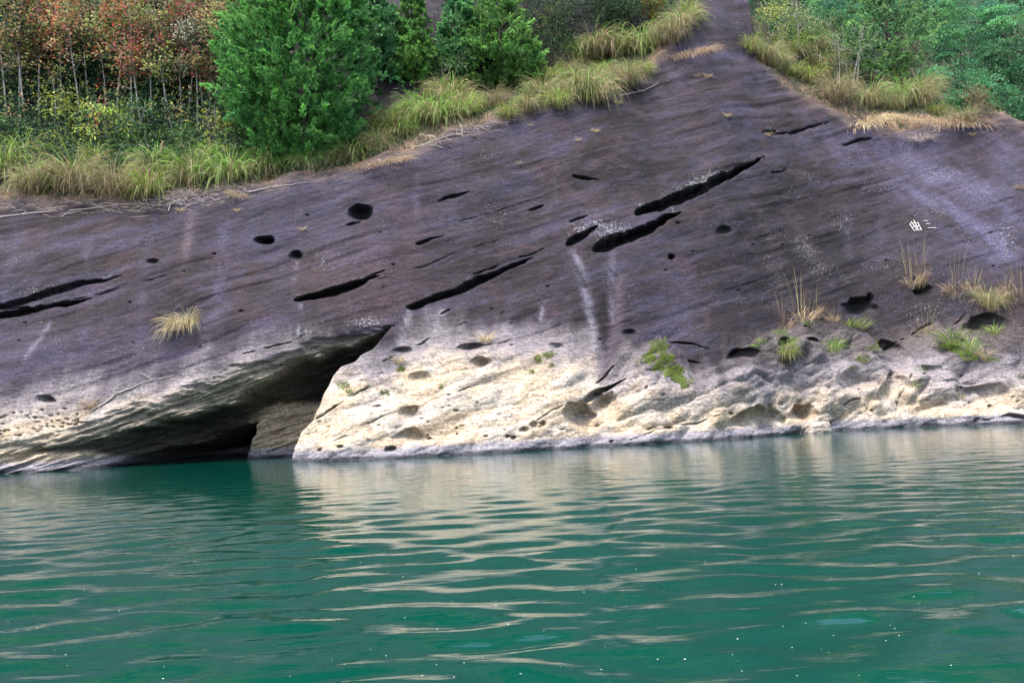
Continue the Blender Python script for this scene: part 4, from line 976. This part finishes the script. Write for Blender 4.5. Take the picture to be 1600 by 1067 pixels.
# shrubby mass that clothes the steep ground behind the left wood
sel = np.nonzero((Sg > sedge + bw * .6) & (U > -200) & (U < 470) & (V > -120) & (XSg < xgap))
n = 42000; idx = r.integers(0, len(sel[0]), n)
Pg = P3[sel][idx] + r.normal(size=(n, 3)) * np.array([.3, .3, .3]) + np.array([0, -.7, .25]) * r.random((n, 1)) * 1.5
V_, F_ = leaf_quads(Pg, r.normal(size=(n, 3)), np.array([0, -.3, .8]) + .5 * r.normal(size=(n, 3)), r.uniform(.14, .3, n), r.uniform(.07, .14, n))
nb_ = perlin(Pg[:, 0] / 1.5, Pg[:, 2] / 1.5, 8)
hi = sstep(15.5, 20, Pg[:, 2] + 2 * nb_)[:, None]
cg = pick(DKG, n, r); ca_ = pick(OLV + ORG + RED[:2] + FGR, n, r)
kcl = np.floor((Pg[:, 0] * 1.3 + .6 * nb_)).astype(int) * 31 + np.floor(Pg[:, 2] * 1.5).astype(int) * 17
clp = np.array(OLV + ORG[3:] + FGR + OLV + ORG[:2] + RED[:1])
ca_ = clp[kcl % len(clp)] * (1 + .2 * r.normal(size=(n, 1))).clip(.5, 1.5)
us = np.where(r.random((n, 1)) < hi * .35, ca_, cg)
wood = mesh_np('undergrowth', V_, F_, M_LEAF, np.repeat(us, 4, 0), False)
tag(wood, 'mass of shaded undergrowth and autumn foliage on the steep ground at upper left', 'undergrowth', None, 'stuff')
# ------------------------------------------------------------------ small things on the rock
def stick(pix, r0, label, name='dead_branch', lift=.03, twigs=0, seed=0, group=None, cat='branch', mat=None):
    pts = np.array([ground(a, b) for a, b in pix]) + np.array([0, -lift, lift])
    rr_ = R(seed)
    q = np.linspace(0, 1, len(pts)); qq = np.linspace(0, 1, len(pts) * 3)
    P = np.stack([np.interp(qq, q, pts[:, i]) for i in range(3)], -1) + rr_.normal(size=(len(qq), 3)) * .015
    parts = [tube(P, r0 * (1 - .75 * qq) + .004, 5)]
    for k_ in range(twigs):
        i = rr_.integers(1, len(P) - 1); e = P[i] + np.array([rr_.normal() * .3, -.05 + rr_.normal() * .1, .05 + rr_.normal() * .22])
        parts.append(tube([P[i], (P[i] + e) / 2 + rr_.normal(size=3) * .03, e], [r0 * .5, r0 * .4, .003], 4))
    o = P[0].copy(); v, f = join(parts)
    ob = mesh_np(name, v - o, f, mat or M_TWIG, None, True); ob.location = o
    tag(ob, label, cat, group)
    return ob
stick([(140, 642), (165, 628), (180, 615), (205, 605), (235, 593), (273, 585)], .035, 'long fallen stick lying on the white slab at left', twigs=4, seed=1, mat=M_BARK)
stick([(966, 149), (985, 144), (1010, 140), (1030, 132)], .03, 'bleached branch below the grass row near the middle top', twigs=2, seed=2)
stick([(0, 338), (60, 330), (130, 326), (200, 318), (280, 318), (330, 320)], .022, 'thin dry stem lying along the rock edge at left', twigs=9, seed=3)
stick([(262, 330), (270, 300), (285, 270), (300, 250)], .022, 'pale leaning branch rising from the dead brush', twigs=2, seed=4)
stick([(390, 300), (420, 292), (450, 288), (480, 284)], .03, 'dark broken branch on the rock edge left of the large juniper', twigs=3, seed=5, mat=M_BARK)
stick([(640, 232), (668, 222), (700, 214), (735, 205)], .022, 'bleached branch trailing over the rock below the middle tussocks', twigs=6, seed=6)
stick([(655, 210), (676, 212), (690, 224)], .02, 'short curled twig below the middle tussocks', twigs=3, seed=7)
stick([(720, 192), (724, 203), (722, 212)], .016, 'short upright twig below the lime tussock in the middle', twigs=2, seed=8)
# heap of dead brush: tangled, uncountable
rr_ = R(90); parts = []
for k_ in range(330):
    if k_ < 200: a = rr_.uniform(215, 400); b = np.interp(a, [215, 300, 400], [322, 305, 292]) + rr_.normal() * 7
    elif k_ < 260: a = rr_.uniform(20, 215); b = np.interp(a, [20, 215], [326, 322]) + rr_.normal() * 6
    else: a = rr_.uniform(600, 830); b = np.interp(a, [600, 700, 830], [246, 216, 178]) + rr_.normal() * 5
    p0 = ground(a, b) + np.array([0, -.03, .03]); L_ = rr_.uniform(.25, .9); an = rr_.uniform(-1.2, 1.2)
    d = np.array([math.cos(an) * rr_.choice((-1, 1)), -.15 + rr_.normal() * .2, math.sin(an) * .55]); e = p0 + d * L_
    parts.append(tube([p0, (p0 + e) / 2 + rr_.normal(size=3) * .06, e], [.011, .009, .004], 3))
v, f = join(parts)
tag(mesh_np('dead_brush', v, f, M_TWIG, None, True), 'tangle of bleached dead twigs strewn along the rock edge', 'dead brush', None, 'stuff')

# pale stone block at the waterline
P = ground(1250, 674)
rb = R(91)
import bmesh
bm_ = bmesh.new(); bmesh.ops.create_icosphere(bm_, subdivisions=4, radius=1)
for v in bm_.verts:
    c = v.co; n_ = float(fbm(np.array([c.x * 1.6 + 3]), np.array([c.y * 1.6 + c.z * 2.1]), 4, 5)[0])
    m_ = max(abs(c.x), abs(c.y), abs(c.z)); c *= (.55 + .45 / m_) * (1 + .16 * n_) * .82
    v.co = (c.x * .74, c.y * .45, c.z * .40)
me = bpy.data.meshes.new('boulder'); bm_.to_mesh(me); bm_.free()
for p_ in me.polygons: p_.use_smooth = True
nV = len(me.vertices)
at = me.color_attributes.new('Col', 'FLOAT_COLOR', 'POINT'); at.data.foreach_set('color', np.tile(np.array([.36, .31, .26, 1], np.float32), nV))
for nm, val in (('lichen', 0), ('pale', 1)):
    at = me.attributes.new(nm, 'FLOAT', 'POINT'); at.data.foreach_set('value', np.full(nV, val, np.float32))
me.materials.append(M_ROCK)
bo = bpy.data.objects.new('boulder', me); COL.objects.link(bo)
d = ray(1250, 674); t = -CAM[2] / d[2]; Q = CAM + t * d
near = np.nonzero((np.abs(PX - Q[0]) < .5) & (np.abs(PZ - .12) < .15) & (Sg < 2))
bo.location = (Q[0], PY[near].min() - .12, .14); bo.rotation_euler = (.1, -.12, .3)
tag(bo, 'pale pitted stone block at the waterline below the small arch', 'boulder')

# carved and white-painted characters
M_PAINT, nt, N, L, p = new_mat('white_paint')
p.inputs['Base Color'].default_value = (.78, .77, .75, 1); p.inputs['Roughness'].default_value = .7
nn = N.new('ShaderNodeTexNoise'); nn.inputs['Scale'].default_value = 14; cr = N.new('ShaderNodeValToRGB')
cr.color_ramp.elements[0].color = (.30, .29, .29, 1); cr.color_ramp.elements[1].color = (.62, .61, .60, 1); cr.color_ramp.elements[0].position = .35; cr.color_ramp.elements[1].position = .55
L.new(nn.outputs[0], cr.inputs[0]); L.new(cr.outputs[0], p.inputs['Base Color'])
def zpx(x, y): return 1350 + x * 180 / 1600, 300 + y * 120 / 1067
chars = [('box-shaped', [((617, 428), (690, 520)), ((617, 428), (745, 405)), ((745, 405), (785, 520)), ((690, 520), (785, 515)), ((652, 474), (768, 456)), ((640, 392), (725, 515)), ((672, 378), (752, 512))]),
         ('three-stroke', [((820, 380), (888, 384)), ((835, 430), (912, 424)), ((870, 488), (990, 484))])]
root = empty('rock_inscription', ground(*zpx(760, 520)))
tag(root, 'two white painted characters carved on the dark rock at right', 'inscription')
ro = np.array(root.location)
for nm, strokes in chars:
    parts = []
    for s0, s1 in strokes:
        a = ground(*zpx(*s0)); b = ground(*zpx(*s1))
        mid_ = (a + b) / 2
        n_ = np.array([0, -math.sin(TH), math.cos(TH)])
        pts = np.array([a, mid_, b]) + n_ * .03
        v, f = tube(pts, [.018, .021, .018], 6)
        c = pts.mean(0); parts.append((v - ro, f))
    v, f = join(parts)
    mesh_np('character', v, f, M_PAINT, None, False, parent=root)

# moss cushions on the pale foot
MOSS = [(.11, .18, .014), (.16, .24, .018), (.06, .10, .012), (.20, .27, .03), (.09, .10, .03)]
def moss(blobs, label, n, seed):
    r = R(seed); Vs, Cs = [], []
    tot = sum(a * b for _, _, a, b in blobs)
    for (cx, cy, a, b) in blobs:
        k_ = max(30, int(3.2 * n * a * b / tot))
        I = np.nonzero((np.abs(PU - cx) < a * 1.2) & (np.abs(PV - cy) < b * 1.2))
        e = np.hypot((PU[I] - cx) / a, (PV[I] - cy) / b) + .85 * fbm(PX[I] * 3.6, PZ[I] * 3.6, 3, seed, .75) + .3 * r.random(len(I[0]))
        ok = np.nonzero(e < .95)[0]
        if not len(ok): continue
        ch = ok[r.integers(0, len(ok), k_)]
        Vs.append(P3[I][ch] + r.normal(size=(k_, 3)) * .018)
    Pm = np.concatenate(Vs); n_ = len(Pm)
    nn_ = np.array([0, -.8, .6]); Pm = Pm + nn_ * r.uniform(.005, .03, (n_, 1))
    up = r.normal(size=(n_, 3)); up -= (up @ nn_)[:, None] * nn_ * .85
    V_, F_ = leaf_quads(Pm, up, nn_ + .35 * r.normal(size=(n_, 3)), r.uniform(.015, .045, n_), r.uniform(.025, .04, n_))
    cl_ = pick(MOSS, n_, r, .2) * (1 + .5 * perlin(Pm[:, 0] * 2, Pm[:, 2] * 2, seed))[:, None].clip(.35, 1.6)
    ob = mesh_np('moss_patch', V_, F_, M_GRASS, np.repeat(cl_, 4, 0), False)
    tag(ob, label, 'moss', None, 'stuff')
moss([(1030, 545, 18, 16), (1012, 560, 14, 10), (1040, 562, 20, 10), (1055, 582, 20, 14), (1070, 598, 12, 10), (1030, 575, 14, 8)], 'large bright moss patch on the rounded pale bulge in the middle', 2600, 1)
moss([(850, 556, 14, 5), (838, 562, 8, 4), (862, 553, 8, 4), (862, 570, 6, 4), (832, 580, 5, 3)], 'small moss dots on the pale rock left of the fold', 320, 2)
moss([(1365, 545, 12, 8), (1350, 560, 14, 7), (1372, 535, 8, 6), (1340, 562, 6, 4), (1330, 575, 7, 3)], 'moss patch beside the grey hollow right of the grass', 500, 3)
moss([(1480, 540, 22, 9), (1518, 556, 20, 7), (1495, 548, 16, 6), (1550, 562, 14, 4)], 'green moss streak on the grey ledge near the right border', 1000, 4)
moss([(537, 603, 10, 8), (545, 612, 6, 5)], 'small moss spot on the nose beside the cave', 160, 5)
moss([(626, 578, 8, 6), (600, 613, 10, 4), (690, 605, 4, 3)], 'tiny moss spots on the pale rock below the seep stains', 160, 6)
moss([(1220, 520, 16, 6), (1190, 532, 12, 4), (1180, 540, 8, 3), (1260, 505, 8, 4), (1235, 535, 14, 8)], 'thin moss on the brown shelf with the small hole', 420, 7)
moss([(1430, 600, 14, 8), (1445, 575, 14, 6), (1600, 588, 12, 4)], 'dark moss crust above the split niche', 200, 8)
moss([(1562, 472, 14, 4), (1500, 618, 8, 4)], 'faint moss on the dark ledge at the right border', 120, 9)

# floating flecks on the water
r = R(92); n = 120
py_ = 725 + (1060 - 725) * r.random(n) ** .75; pxx = r.uniform(0, 1600, n)
Vs, Fs = [], []
wi = 0
for a, b in zip(pxx, py_):
    d = ray(a, b)
    if d[2] > -.01: continue
    t = -CAM[2] / d[2]; Q = CAM + t * d
    if Q[1] > np.interp(Q[0], xs, shore) - .5: continue
    i = np.searchsorted(gy, Q[1]) - 1; j = np.searchsorted(gx, Q[0]) - 1
    zz = WZ[i:i + 2, j:j + 2].max() + .004
    s = r.uniform(.002, .0045) * (1 + Q[1] / 16); an = np.arange(6) * math.pi / 3 + r.random()
    ring = np.stack([Q[0] + s * np.cos(an) * r.uniform(.7, 1.6), Q[1] + s * np.sin(an), np.full(6, zz)], -1)
    Vs += [ring, np.array([[Q[0], Q[1], zz + s * .4]])]
    for q in range(6): Fs.append((wi + q, wi + (q + 1) % 6, wi + 6))
    wi += 7
fl = mesh_np('foam_flecks', np.concatenate(Vs), np.array(Fs), M_PAINT, None, True)
tag(fl, 'tiny white flecks of foam floating all over the river', 'foam', None, 'stuff')
